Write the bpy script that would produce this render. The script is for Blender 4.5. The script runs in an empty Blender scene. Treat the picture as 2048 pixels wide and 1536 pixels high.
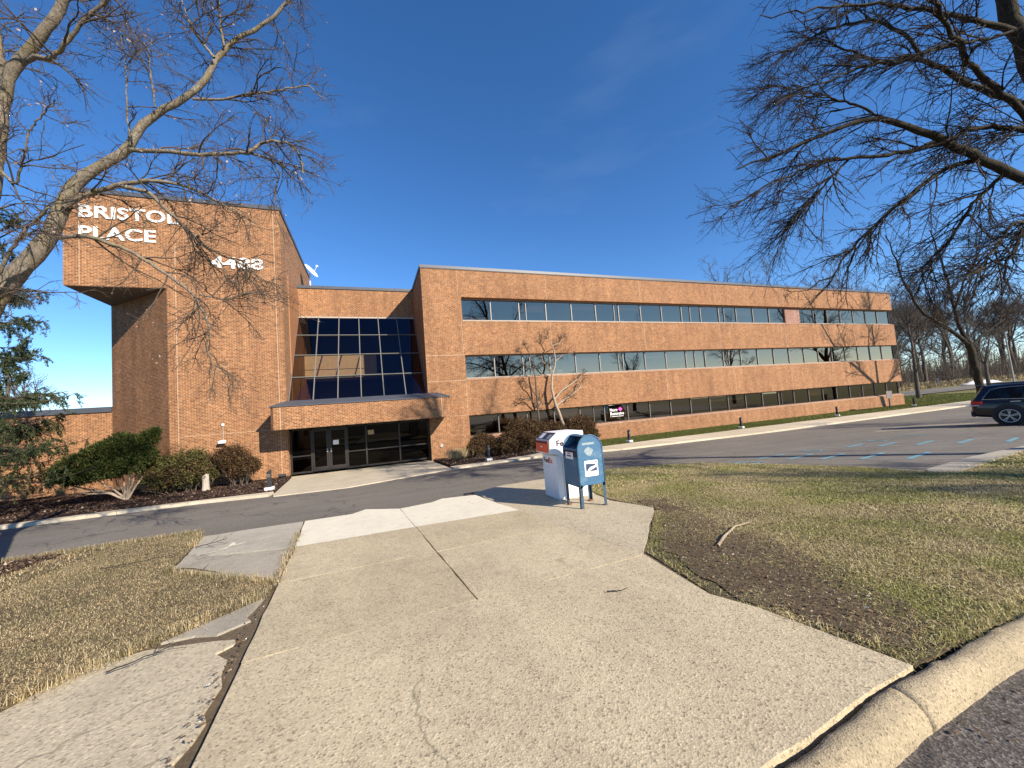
import bpy, bmesh, math, random
import numpy as np
from mathutils import Matrix, Vector, Euler

rng = np.random.default_rng(7)
random.seed(7)
scene = bpy.context.scene
col = scene.collection
PI = math.pi

# ------------------------------------------------------------------ camera
RW = np.array([[0.93592165, -0.04924781, 0.34874821], [-0.3439916, 0.08481844, 0.93513401], [-0.07563358, -0.99517862, 0.06244258]])
EYE = np.array([0.0, 0.0, 1.62])
FPX = 765.0
cam_data = bpy.data.cameras.new('camera')
cam = bpy.data.objects.new('camera', cam_data)
col.objects.link(cam)
cam_data.sensor_width = 36.0
cam_data.lens = FPX / 2048 * 36
cam_data.clip_start = 0.05
cam_data.clip_end = 4000
m = Matrix.Identity(4)
for i in range(3):
    m[i][0] = RW[i][0]; m[i][1] = -RW[i][1]; m[i][2] = -RW[i][2]; m[i][3] = EYE[i]
cam.matrix_world = m
scene.camera = cam

# ------------------------------------------------------------------ light and sky
SUN_EL = math.radians(30.0)
SUN_PHI = math.radians(29.5)          # turned from the facade normal towards +X
SUN = Vector((math.sin(SUN_PHI) * math.cos(SUN_EL), -math.cos(SUN_PHI) * math.cos(SUN_EL), math.sin(SUN_EL)))
world = bpy.data.worlds.new('World'); scene.world = world; world.use_nodes = True
wn = world.node_tree; wn.nodes.clear()
sky = wn.nodes.new('ShaderNodeTexSky'); sky.sky_type = 'NISHITA'; sky.sun_disc = False
sky.sun_elevation = SUN_EL; sky.sun_rotation = PI - SUN_PHI
sky.altitude = 200; sky.air_density = 0.8; sky.dust_density = 0.0; sky.ozone_density = 3.0
bg = wn.nodes.new('ShaderNodeBackground'); bg.inputs['Strength'].default_value = 0.117
# thin high cirrus, the same all round
tcw = wn.nodes.new('ShaderNodeTexCoord'); mpw = wn.nodes.new('ShaderNodeMapping')
mpw.inputs['Scale'].default_value = (1.3, 1.0, 4.5); mpw.inputs['Rotation'].default_value = (0.2, 0.5, 0.9)
nzw = wn.nodes.new('ShaderNodeTexNoise'); nzw.inputs['Scale'].default_value = 1.5; nzw.inputs['Detail'].default_value = 7; nzw.inputs['Roughness'].default_value = 0.55
rpw = wn.nodes.new('ShaderNodeValToRGB'); rpw.color_ramp.elements[0].position = 0.60; rpw.color_ramp.elements[1].position = 0.85
rpw.color_ramp.elements[1].color = (0.04, 0.04, 0.04, 1)
mxw = wn.nodes.new('ShaderNodeMixRGB'); mxw.inputs['Color2'].default_value = (6.5, 7.0, 7.6, 1)
wo = wn.nodes.new('ShaderNodeOutputWorld')
wn.links.new(tcw.outputs['Generated'], mpw.inputs['Vector']); wn.links.new(mpw.outputs[0], nzw.inputs['Vector'])
wn.links.new(nzw.outputs['Fac'], rpw.inputs['Fac']); wn.links.new(rpw.outputs['Color'], mxw.inputs['Fac'])
hsw = wn.nodes.new('ShaderNodeHueSaturation'); hsw.inputs['Saturation'].default_value = 1.22; hsw.inputs['Hue'].default_value = .504; wn.links.new(sky.outputs[0], hsw.inputs['Color']); wn.links.new(hsw.outputs[0], mxw.inputs['Color1']); wn.links.new(mxw.outputs[0], bg.inputs['Color'])
wn.links.new(bg.outputs[0], wo.inputs['Surface'])
sl = bpy.data.lights.new('sun', 'SUN'); sl.energy = 5.0; sl.angle = math.radians(0.55); sl.color = (1.0, 0.89, 0.74)
so = bpy.data.objects.new('sun', sl); col.objects.link(so)
so.rotation_euler = SUN.to_track_quat('Z', 'Y').to_euler()
so.location = (30, -40, 40)
vs = scene.view_settings
vs.view_transform = 'Standard'; vs.look = 'None'; vs.exposure = 0.86; vs.gamma = 1.0; vs.use_curve_mapping = False
scene.cycles.max_bounces = 8; scene.cycles.transparent_max_bounces = 12

# ------------------------------------------------------------------ helpers
def zg(x, y):
    t = np.asarray(y) + 0.25 * np.maximum(0, np.asarray(x) - 3)
    return -0.046 * np.clip(t, 0, 21.5)

def tag(o, label=None, cat=None, group=None, kind=None):
    if label: o['label'] = label
    if cat: o['category'] = cat
    if group: o['group'] = group
    if kind: o['kind'] = kind
    return o

def empty(name, loc, rz=0.0):
    o = bpy.data.objects.new(name, None); col.objects.link(o)
    o.location = loc; o.rotation_euler = (0, 0, rz); o.empty_display_size = 0.2
    return o

def origin(o):
    v = Vector((0, 0, 0))
    while o is not None:
        v += o.location; o = o.parent
    return v

def link_mesh(name, me, mat=None, parent=None, world=False, smooth=False):
    """world=True: the mesh is in world coordinates and the parent chain is unrotated."""
    if world and parent is not None:
        me.transform(Matrix.Translation(-origin(parent)))
    o = bpy.data.objects.new(name, me); col.objects.link(o)
    if mat is not None: me.materials.append(mat)
    if parent is not None: o.parent = parent
    if smooth: me.polygons.foreach_set('use_smooth', np.ones(len(me.polygons), bool))
    return o

def mesh_np(V, F):
    V = np.ascontiguousarray(V, np.float32).reshape(-1, 3); F = np.ascontiguousarray(F, np.int32)
    n = F.shape[1]
    me = bpy.data.meshes.new('m')
    me.vertices.add(len(V)); me.vertices.foreach_set('co', V.ravel())
    me.loops.add(F.size); me.loops.foreach_set('vertex_index', F.ravel())
    me.polygons.add(len(F)); me.polygons.foreach_set('loop_start', np.arange(len(F), dtype=np.int32) * n)
    me.update(calc_edges=True)
    return me

def cat_np(parts):
    Vs, Fs, o = [], [], 0
    for V, F in parts:
        V = V.reshape(-1, 3); Vs.append(V); Fs.append(F + o); o += len(V)
    return np.concatenate(Vs), np.concatenate(Fs)

class MB:
    """collects shapes that become ONE mesh"""
    def __init__(s): s.v = []; s.f = []
    def add(s, vs, fs):
        o = len(s.v); s.v += [tuple(v) for v in vs]; s.f += [[i + o for i in f] for f in fs]; return s
    def box(s, x0, x1, y0, y1, z0, z1, M=None):
        vs = [(x, y, z) for z in (z0, z1) for y in (y0, y1) for x in (x0, x1)]
        if M is not None: vs = [M @ Vector(v) for v in vs]
        return s.add(vs, [(0, 2, 3, 1), (4, 5, 7, 6), (0, 1, 5, 4), (2, 6, 7, 3), (0, 4, 6, 2), (1, 3, 7, 5)])
    def prism(s, poly, a, b, axis='z'):
        n = len(poly)
        def P(p, h):
            return {'z': (p[0], p[1], h), 'x': (h, p[0], p[1]), 'y': (p[0], h, p[1])}[axis]
        vs = [P(p, a) for p in poly] + [P(p, b) for p in poly]
        fs = [list(range(n))[::-1], list(range(n, 2 * n))] + [(i, (i + 1) % n, n + (i + 1) % n, n + i) for i in range(n)]
        return s.add(vs, fs)
    def tube(s, pts, r, seg=8, caps=True):
        pts = [Vector(p) for p in pts]; rs = r if isinstance(r, (list, tuple)) else [r] * len(pts)
        vs = []; fs = []
        for i, p in enumerate(pts):
            t = (pts[min(i + 1, len(pts) - 1)] - pts[max(i - 1, 0)]).normalized()
            ref = Vector((0, 0, 1)) if abs(t.z) < .9 else Vector((1, 0, 0))
            u = t.cross(ref).normalized(); w = t.cross(u)
            for k in range(seg):
                a = 2 * PI * k / seg; vs.append(p + (u * math.cos(a) + w * math.sin(a)) * rs[i])
        for i in range(len(pts) - 1):
            for k in range(seg):
                fs.append((i * seg + k, i * seg + (k + 1) % seg, (i + 1) * seg + (k + 1) % seg, (i + 1) * seg + k))
        if caps: fs += [list(range(seg))[::-1], [(len(pts) - 1) * seg + k for k in range(seg)]]
        return s.add(vs, fs)
    def lathe(s, prof, seg=24, axis='y', c=(0, 0, 0)):
        vs = []; fs = []
        for (r, h) in prof:
            for k in range(seg):
                a = 2 * PI * k / seg; x, z = r * math.cos(a), r * math.sin(a)
                v = {'y': (x, h, z), 'z': (x, z, h), 'x': (h, x, z)}[axis]
                vs.append((v[0] + c[0], v[1] + c[1], v[2] + c[2]))
        for i in range(len(prof) - 1):
            for k in range(seg):
                fs.append((i * seg + k, i * seg + (k + 1) % seg, (i + 1) * seg + (k + 1) % seg, (i + 1) * seg + k))
        return s.add(vs, fs)
    def build(s, name, mat, parent=None, world=True, bevel=0, smooth=False, uv=False, seg=1, keep=False):
        me = bpy.data.meshes.new(name); bm = bmesh.new()
        bv = [bm.verts.new(v) for v in s.v]
        for f in s.f:
            try: bm.faces.new([bv[i] for i in f])
            except ValueError: pass
        if not keep: bmesh.ops.recalc_face_normals(bm, faces=bm.faces)
        if bevel:
            es = [e for e in bm.edges if len(e.link_faces) == 2 and e.calc_face_angle(0) > 0.5]
            bmesh.ops.bevel(bm, geom=es, offset=bevel, segments=seg, affect='EDGES', clamp_overlap=True)
        if uv:
            L = bm.loops.layers.uv.new('UVMap'); bm.normal_update()
            for f in bm.faces:
                n = f.normal
                for l in f.loops:
                    p = l.vert.co
                    if abs(n.z) > 0.97: l[L].uv = (p.x, p.y)
                    else:
                        h = math.hypot(n.x, n.y); t = (-n.y / h, n.x / h)
                        if abs(t[0]) >= abs(t[1]): t = (abs(t[0]), t[1] * (1 if t[0] >= 0 else -1))
                        l[L].uv = (p.x * t[0] + p.y * t[1], p.z / max(h, .3))
        bm.to_mesh(me); bm.free()
        return link_mesh(name, me, mat, parent, world, smooth)

def copy_tree(o, parent=None):
    c = o.copy(); col.objects.link(c); c.parent = parent
    for ch in list(o.children): copy_tree(ch, c)
    return c

# ------------------------------------------------------------------ materials
class NT:
    def __init__(s, name):
        s.m = bpy.data.materials.new(name); s.m.use_nodes = True; s.t = s.m.node_tree
        s.b = s.t.nodes['Principled BSDF']; s.out = s.t.nodes['Material Output']
    def n(s, typ, ins=None, **kw):
        nd = s.t.nodes.new(typ)
        for k, v in kw.items(): setattr(nd, k, v)
        for k, v in (ins or {}).items():
            if isinstance(v, bpy.types.NodeSocket): s.t.links.new(v, nd.inputs[k])
            else: nd.inputs[k].default_value = v
        return nd
    def link(s, a, b): s.t.links.new(a, b)
    def coord(s, which='Object'):
        return s.n('ShaderNodeTexCoord').outputs[which]
    def noise(s, scale, detail=4, rough=.55, vec=None, dist=0):
        nd = s.n('ShaderNodeTexNoise', {'Scale': scale, 'Detail': detail, 'Roughness': rough, 'Distortion': dist})
        s.link(vec if vec is not None else s.coord(), nd.inputs['Vector']); return nd.outputs['Fac']
    def ramp(s, fac, stops):
        nd = s.n('ShaderNodeValToRGB'); s.link(fac, nd.inputs['Fac']); e = nd.color_ramp.elements
        while len(e) < len(stops): e.new(0.5)
        for el, (p, c) in zip(e, stops):
            el.position = p; el.color = (*c, 1) if len(c) == 3 else c
        return nd.outputs['Color']
    def mix(s, fac, a, b, mode='MIX'):
        nd = s.n('ShaderNodeMixRGB', blend_type=mode)
        for k, v in (('Fac', fac), ('Color1', a), ('Color2', b)):
            if isinstance(v, bpy.types.NodeSocket): s.link(v, nd.inputs[k])
            elif k == 'Fac': nd.inputs[k].default_value = v
            else: nd.inputs[k].default_value = (*v, 1)
        return nd.outputs['Color']
    def bump(s, h, strength=.4, dist=.01):
        nd = s.n('ShaderNodeBump', {'Strength': strength, 'Distance': dist}); s.link(h, nd.inputs['Height'])
        s.link(nd.outputs[0], s.b.inputs['Normal']); return nd
    def set(s, color=None, rough=None, metal=None, spec=None):
        for k, v in (('Base Color', color), ('Roughness', rough), ('Metallic', metal), ('Specular IOR Level', spec)):
            if v is None: continue
            if isinstance(v, bpy.types.NodeSocket): s.link(v, s.b.inputs[k])
            else: s.b.inputs[k].default_value = (*v, 1) if k == 'Base Color' else v
        return s.m

def plain(name, c, rough=.6, metal=0, var=.12, scale=6, spec=.5):
    t = NT(name); f = t.noise(scale, 5, .6)
    cc = t.ramp(f, [(.25, tuple(x * (1 - var) for x in c)), (.75, tuple(min(1, x * (1 + var)) for x in c))])
    return t.set(cc, rough, metal, spec)

def mk_brick(name, c1, c2, mortar, seed=0.0):
    t = NT(name); uv = t.coord('UV')
    mp = t.n('ShaderNodeMapping', {'Vector': uv, 'Location': (seed, 0, 0)}).outputs[0]
    def br(a, b, m, off):
        nd = t.n('ShaderNodeTexBrick', {'Color1': (*a, 1), 'Color2': (*b, 1), 'Mortar': (*m, 1), 'Scale': 1.0, 'Mortar Size': .0095,
                                        'Mortar Smooth': .25, 'Bias': off, 'Brick Width': .213, 'Row Height': .0677})
        nd.offset = .5; t.link(mp, nd.inputs['Vector']); return nd
    a = br(c1, c2, mortar, -.1)
    mid = tuple((x + y) / 2 for x, y in zip(c1, c2))
    # rare dark and pale bricks, told by a coarse per-brick value
    snap = t.n('ShaderNodeVectorMath', {0: mp, 1: (.1065, .0677, 1)}, operation='SNAP').outputs[0]
    wv = t.n('ShaderNodeTexWhiteNoise', {'Vector': snap}, noise_dimensions='3D').outputs['Value']
    tone = t.ramp(wv, [(0, (.55, .54, .56)), (.25, (.82, .81, .81)), (.7, (1.05, 1.05, 1.03)), (.9, (1.25, 1.27, 1.27)), (1, (1.5, 1.55, 1.55))])
    c = t.mix(.6, a.outputs['Color'], tone, 'MULTIPLY')
    big = t.noise(.35, 5, .6)
    c = t.mix(.7, c, t.ramp(big, [(.3, (.80, .77, .77)), (.7, (1.12, 1.12, 1.12))]), 'MULTIPLY')
    # runs of weathering down the wall
    mps = t.n('ShaderNodeMapping', {'Vector': uv, 'Scale': (2.2, .18, 1)}).outputs[0]
    st = t.noise(1.0, 5, .6, mps)
    c = t.mix(.75, c, t.ramp(st, [(.32, (.72, .70, .70)), (.6, (1.04, 1.04, 1.04))]), 'MULTIPLY')
    h = t.n('ShaderNodeMath', {0: 1.0, 1: a.outputs['Fac']}, operation='SUBTRACT').outputs[0]
    t.bump(h, .5, .006)
    return t.set(c, .85, spec=.25)

M = {}
M['brick'] = mk_brick('brick', (.268, .110, .041), (.165, .064, .025), (.45, .305, .182))
M['brick_sill'] = mk_brick('brick_sill', (.38, .20, .12), (.31, .155, .085), (.42, .31, .22), 3.3)
M['pink_brick'] = mk_brick('pink_brick', (.30, .155, .115), (.24, .115, .085), (.36, .27, .22), 1.3)
M['joint'] = plain('joint_sealant', (.42, .30, .20), .8)
M['coping'] = plain('coping_metal', (.060, .068, .085), .45, .0, .1, 1.5)
M['drip'] = plain('drip_edge', (.36, .32, .27), .6)
M['alu'] = plain('aluminium', (.25, .24, .215), .5, .2, .08)
M['atrium_frame'] = plain('atrium_frame', (.17, .165, .145), .5, .2, .08)
M['bronze'] = plain('bronze_frame', (.022, .018, .015), .5, .2)
M['bronze_light'] = plain('bronze_mullion', (.15, .13, .11), .45, .4)
M['letter'] = plain('letter_white', (.68, .67, .64), .5, 0, .06)
M['white'] = plain('white_paint', (.80, .80, .79), .4, 0, .03)
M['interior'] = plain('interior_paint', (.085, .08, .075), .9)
M['interior_beige'] = plain('interior_beige', (.72, .56, .35), .85)
M['ceiling'] = plain('interior_ceiling', (.30, .30, .29), .9)
M['soffit'] = plain('soffit', (.20, .17, .14), .8)
M['wood'] = plain('wood_panel', (.30, .14, .06), .6)
M['blackmetal'] = plain('black_metal', (.028, .029, .033), .5, .2)
M['block'] = plain('concrete_block', (.62, .60, .56), .85)
M['tan'] = plain('cardboard', (.42, .30, .17), .85)
M['blind'] = plain('window_blind', (.34, .31, .27), .8)
M['text_black'] = plain('print_black', (.02, .02, .022), .5)
M['text_white'] = plain('print_white', (.85, .85, .84), .5)
M['pink'] = plain('print_pink', (.55, .06, .42), .5)
M['fed_purple'] = plain('print_dark_purple', (.035, .012, .03), .5)
M['fed_orange'] = plain('print_orange', (.75, .10, .03), .5)

def mk_glass(name, trans, refl, base, gl=(.95, .96, .98), bumpy=.0):
    t = NT(name); t.t.nodes.remove(t.b)
    tr = t.n('ShaderNodeBsdfTransparent', {'Color': (*trans, 1)})
    gs = t.n('ShaderNodeBsdfGlossy', {'Color': (*gl, 1), 'Roughness': .012})
    if bumpy:
        nz = t.noise(.9, 2, .5); bp = t.n('ShaderNodeBump', {'Strength': bumpy, 'Distance': .01, 'Height': nz}); t.link(bp.outputs[0], gs.inputs['Normal'])
    lw = t.n('ShaderNodeFresnel', {'IOR': 1.5})
    f = t.n('ShaderNodeMath', {0: lw.outputs[0], 1: refl}, operation='ADD', use_clamp=True)
    mx = t.n('ShaderNodeMixShader', {0: f.outputs[0], 1: tr.outputs[0], 2: gs.outputs[0]})
    t.link(mx.outputs[0], t.out.inputs['Surface']); return t.m
M['glass'] = mk_glass('window_glass', (.30, .28, .26), .25, None, (1.0, .70, .48), bumpy=.09)
M['glass_lower'] = mk_glass('window_glass_lower', (.26, .23, .19), .12, None, (.85, .8, .72), bumpy=.05)
M['glass_atrium'] = mk_glass('atrium_glass', (.50, .46, .42), .02, None, (.5, .6, .85), bumpy=.03)
M['glass_door'] = mk_glass('door_glass', (.03, .027, .024), .0, None, (.34, .33, .31))

def mk_concrete(name, c, spk=.35, scale=95, bump=.5, dark=.55, stain=.25):
    t = NT(name)
    vo = t.n('ShaderNodeTexVoronoi', {'Scale': scale, 'Vector': t.coord()}, feature='F1')
    rnd = t.n('ShaderNodeSeparateColor', {0: vo.outputs['Color']}).outputs[0]
    d = tuple(x * dark for x in c); l = tuple(min(.9, x * 1.35) for x in c)
    k = t.ramp(rnd, [(0, d), (.16, tuple(x * .82 for x in c)), (.55, c), (.88, tuple(x * 1.1 for x in c)), (1, l)])
    cc = t.mix(spk, c, k)
    fine = t.noise(scale * 2.2, 3, .7)
    cc = t.mix(.5, cc, t.ramp(fine, [(.3, (.8, .8, .8)), (.7, (1.12, 1.12, 1.12))]), 'MULTIPLY')
    big = t.noise(1.1, 6, .62)
    cc = t.mix(stain, cc, t.ramp(big, [(.3, (.55, .54, .53)), (.52, (1, 1, 1)), (.8, (1.08, 1.07, 1.05))]), 'MULTIPLY')
    oi = t.n('ShaderNodeObjectInfo').outputs['Random']; cc = t.mix(1.0, cc, t.ramp(oi, [(0, (.90, .89, .87)), (1, (1.06, 1.06, 1.06))]), 'MULTIPLY')
    mid = t.noise(7, 5, .65)
    cc = t.mix(.3, cc, t.ramp(mid, [(.32, (.7, .7, .7)), (.55, (1.03, 1.03, 1.03))]), 'MULTIPLY')
    wob = t.n('ShaderNodeVectorMath', {0: t.coord(), 1: t.n('ShaderNodeTexNoise', {'Scale': .8, 'Detail': 4.0, 'Roughness': .6, 'Vector': t.coord()}).outputs['Color']}, operation='ADD').outputs[0]
    ck = t.n('ShaderNodeTexVoronoi', {'Scale': .30, 'Vector': wob}, feature='DISTANCE_TO_EDGE').outputs['Distance']
    gate = t.noise(.6, 3, .5)
    ckm = t.mix(1.0, t.ramp(ck, [(.0, (1, 1, 1)), (.0022, (0, 0, 0))]), t.ramp(gate, [(.52, (0, 0, 0)), (.60, (.55, .55, .55))]), 'MULTIPLY')
    cc = t.mix(ckm, cc, tuple(x * .28 for x in c))
    sp = t.noise(2.6, 2, .4); cc = t.mix(t.ramp(sp, [(.70, (0, 0, 0)), (.80, (.15, .15, .15))]), cc, tuple(x * .45 for x in c))
    mpd = t.n('ShaderNodeMapping', {'Vector': t.coord(), 'Scale': (.9, .22, 1), 'Rotation': (0, 0, .3)}).outputs[0]
    wr = t.noise(1.3, 5, .6, mpd); cc = t.mix(stain, cc, t.ramp(wr, [(.35, (.72, .71, .69)), (.6, (1.08, 1.07, 1.05))]), 'MULTIPLY')
    h = t.mix(.5, vo.outputs['Distance'], fine)
    t.bump(h, bump, .006)
    return t.set(cc, .9, spec=.2)
M['agg'] = mk_concrete('exposed_aggregate', (.51, .43, .29), .72, 80, .65, .3, .34)
M['agg_pale'] = mk_concrete('coarse_aggregate', (.50, .43, .305), .75, 60, 1.0, .4)
M['conc_white'] = mk_concrete('fresh_concrete', (.68, .63, .50), .12, 120, .2, .8, .12)
M['conc_grey'] = mk_concrete('old_grey_concrete', (.41, .375, .305), .6, 95, .6, .5, .4)
M['conc_tan'] = mk_concrete('kerb_concrete', (.54, .475, .36), .35, 70, .45)
M['curb'] = mk_concrete('near_kerb_concrete', (.40, .33, .22), .8, 115, .8, .35, .35)

def mk_asphalt(name, c, scale=120, bump=.5, spk=.6):
    t = NT(name)
    vo = t.n('ShaderNodeTexVoronoi', {'Scale': scale, 'Vector': t.coord()})
    rnd = t.n('ShaderNodeSeparateColor', {0: vo.outputs['Color']}).outputs[0]
    k = t.ramp(rnd, [(0, tuple(x * .5 for x in c)), (.6, c), (1, tuple(x * 2.1 for x in c))])
    cc = t.mix(spk, c, k)
    big = t.noise(.3, 6, .6)
    cc = t.mix(.6, cc, t.ramp(big, [(.3, (.72, .72, .73)), (.7, (1.18, 1.16, 1.13))]), 'MULTIPLY')
    mp = t.n('ShaderNodeMapping', {'Vector': t.coord(), 'Scale': (.08, 1.6, 1)}).outputs[0]
    tr = t.noise(1.0, 4, .6, mp)
    cc = t.mix(.5, cc, t.ramp(tr, [(.3, (.74, .74, .74)), (.65, (1.1, 1.1, 1.1))]), 'MULTIPLY')
    # thin tar-filled cracks
    wv = t.n('ShaderNodeTexVoronoi', {'Scale': .28, 'Vector': t.n('ShaderNodeVectorMath', {0: t.coord(), 1: t.n('ShaderNodeTexNoise', {'Scale': 1.2, 'Vector': t.coord()}).outputs['Color']}, operation='ADD').outputs[0]}, feature='DISTANCE_TO_EDGE')
    cc = t.mix(t.ramp(wv.outputs['Distance'], [(.0, (.55, .55, .55)), (.008, (0, 0, 0))]), cc, (.03, .03, .03))
    t.bump(vo.outputs['Distance'], bump, .006)
    return t.set(cc, .88, spec=.25)
M['asphalt'] = mk_asphalt('asphalt', (.165, .150, .128), 90, .4, .5)
M['asphalt_near'] = mk_asphalt('asphalt_near', (.11, .097, .085), 85, .5, .9)
M['asphalt_patch'] = mk_asphalt('asphalt_patch', (.25, .215, .165), 90, .4, .4)

def mk_soil(name, a, b, c3, sc=14):
    t = NT(name); f = t.noise(sc, 8, .7); g = t.noise(1.3, 5, .6)
    cc = t.mix(t.ramp(g, [(.35, (0, 0, 0)), (.65, (1, 1, 1))]), t.ramp(f, [(.3, a), (.7, b)]), t.ramp(f, [(.3, a), (.75, c3)]))
    t.bump(t.noise(60, 5, .7), .9, .02)
    return t.set(cc, .95, spec=.1)
M['soil'] = mk_soil('lawn_soil', (.055, .040, .026), (.15, .118, .072), (.20, .165, .095))
M['bare'] = mk_soil('bare_soil', (.055, .040, .026), (.16, .122, .078), (.215, .168, .108), 30)
M['mulch'] = mk_soil('mulch_base', (.024, .014, .010), (.055, .033, .023), (.075, .046, .032), 25)
M['dirt'] = mk_soil('crack_dirt', (.10, .075, .05), (.23, .18, .12), (.18, .14, .09), 30)
M['farground'] = mk_soil('far_grass', (.13, .12, .045), (.20, .185, .075), (.235, .20, .10), .9)

def mk_island(name, stops, rough=.8, trans=.0, spec=.2, patch=None):
    """colour per separate leaf or blade"""
    t = NT(name); g = t.n('ShaderNodeNewGeometry').outputs['Random Per Island']
    if patch:
        f = t.noise(patch[0], 4, .6)
        r1 = t.ramp(g, stops); r2 = t.ramp(g, patch[1])
        c = t.mix(t.ramp(f, [(.40, (0, 0, 0)), (.60, (1, 1, 1))]), r1, r2)
    else: c = t.ramp(g, stops)
    m_ = t.set(c, rough, spec=spec)
    if trans:
        td = t.n('ShaderNodeBsdfTranslucent'); t.link(c, td.inputs['Color'])
        mx = t.n('ShaderNodeMixShader', {0: trans, 1: t.b.outputs[0], 2: td.outputs[0]}); t.link(mx.outputs[0], t.out.inputs['Surface'])
    return m_
straw = [(0, (.15, .10, .05)), (.3, (.41, .30, .155)), (.75, (.59, .47, .26)), (1, (.80, .68, .44))]
green = [(0, (.10, .09, .035)), (.3, (.25, .22, .095)), (.7, (.42, .34, .19)), (1, (.62, .52, .34))]
M['blade_left'] = mk_island('grass_dry', straw, .7, .25, patch=(1.1, green))
M['blade_right'] = mk_island('grass_mixed', [(0, (0.080, 0.097, 0.023)), (.35, (0.228, 0.245, 0.063)), (.75, (0.479, 0.439, 0.154)), (1, (0.775, 0.684, 0.353))], .75, .25, patch=(.75, [(0, (0.148, 0.114, 0.051)), (.3, (0.422, 0.342, 0.160)), (.75, (0.650, 0.536, 0.279)), (1, (0.850, 0.752, 0.479))]))
M['blade_far'] = mk_island('grass_strip', [(0, (0.054, 0.077, 0.013)), (.5, (0.117, 0.140, 0.032)), (1, (0.216, 0.207, 0.072))], .7, .25)
M['litter'] = mk_island('dead_leaf', [(0, (.06, .038, .02)), (.6, (.16, .10, .055)), (.92, (.30, .21, .12)), (1, (.60, .52, .42))], .8, .1)
M['chip'] = mk_island('mulch_chip', [(0, (.020, .012, .009)), (.6, (.075, .045, .032)), (.93, (.13, .085, .06)), (1, (.36, .30, .23))], .9)
M['hedge_leaf'] = mk_island('hedge_leaf', [(0, (.040, .020, .012)), (.4, (.075, .045, .020)), (.7, (.085, .078, .026)), (1, (.17, .10, .045))], .6, .15, patch=(1.4, [(0, (.035, .035, .012)), (.5, (.075, .085, .022)), (1, (.14, .13, .04))]))
M['hedge_leaf_brown'] = mk_island('hedge_leaf_brown', [(0, (.035, .017, .011)), (.45, (.070, .036, .018)), (.75, (.085, .068, .024)), (1, (.19, .095, .045))], .6, .15)
M['juniper'] = mk_island('juniper_needles', [(0, (.015, .023, .006)), (.5, (.040, .055, .012)), (1, (.11, .125, .034))], .6, .15)
M['spruce'] = mk_island('spruce_needles', [(0, (.014, .024, .010)), (.5, (.034, .052, .020)), (1, (.085, .10, .042))], .6, .15)
M['pine'] = mk_island('pine_needles', [(0, (.03, .045, .025)), (.5, (.06, .085, .045)), (1, (.11, .13, .08))], .6, .1)
M['bud_leaf'] = mk_island('withered_leaf', [(0, (.20, .12, .08)), (.6, (.36, .24, .17)), (1, (.52, .42, .34))], .8, .3)

def mk_bark(name, a, b, c3, sc=9, lichen=None):
    t = NT(name)
    mp = t.n('ShaderNodeMapping', {'Vector': t.coord(), 'Scale': (1, 1, .35)}).outputs[0]
    f = t.noise(sc * 3, 8, .7, mp); cc = t.ramp(f, [(.25, a), (.5, b), (.8, c3)])
    if lichen:
        g = t.noise(2.2, 6, .7); cc = t.mix(t.ramp(g, [(.48, (0, 0, 0)), (.66, (.75, .75, .75))]), cc, lichen)
        g2 = t.noise(6, 6, .7); cc = t.mix(t.ramp(g2, [(.6, (0, 0, 0)), (.7, (.6, .6, .6))]), cc, tuple(min(.42, x * 1.5) for x in c3))
    t.bump(f, .8, .03)
    return t.set(cc, .9, spec=.15)
M['bark_left'] = mk_bark('bark_grey_lichen', (.065, .052, .039), (.19, .158, .118), (.32, .285, .23), 9, (.20, .16, .06))
M['twig_left'] = mk_bark('twig_grey', (.055, .040, .030), (.10, .078, .060), (.17, .14, .115), 20)
M['bark_right'] = mk_bark('bark_dark', (.014, .011, .008), (.034, .027, .020), (.075, .062, .046), 9, (.055, .050, .022))
M['twig_right'] = mk_bark('twig_dark', (.020, .015, .012), (.042, .033, .027), (.085, .07, .058), 20)
M['bark_far'] = mk_bark('bark_far', (.055, .045, .037), (.10, .082, .066), (.17, .145, .12), 5)
M['bark_pale'] = mk_bark('bark_pale', (.22, .18, .14), (.38, .33, .27), (.55, .50, .43), 9)
M['bark_tan'] = mk_bark('bark_tan', (.18, .13, .09), (.33, .26, .19), (.46, .39, .31), 9)
M['snow'] = plain('old_snow', (.50, .50, .52), .8, 0, .3, 2)
M['line_blue'] = plain('marking_blue', (.14, .31, .37), .7, 0, .25, 9)
M['line_pale'] = plain('marking_pale', (.235, .25, .245), .7, 0, .3, 7)
#@@
# ------------------------------------------------------------------ ground sheets
def rough_edge(poly, amp=.02, step=.25, seed=0):
    r = np.random.default_rng(seed); out = []
    n = len(poly)
    for i in range(n):
        a = np.array(poly[i], float); b = np.array(poly[(i + 1) % n], float); L = np.linalg.norm(b - a)
        if L > 20: out.append(tuple(a)); continue
        k = max(1, int(L / step)); nrm = np.array([-(b - a)[1], (b - a)[0]]) / max(L, 1e-6)
        for j in range(k):
            p = a + (b - a) * j / k
            if j > 0: p = p + nrm * r.normal(0, amp)
            out.append(tuple(p))
    return out

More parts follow.
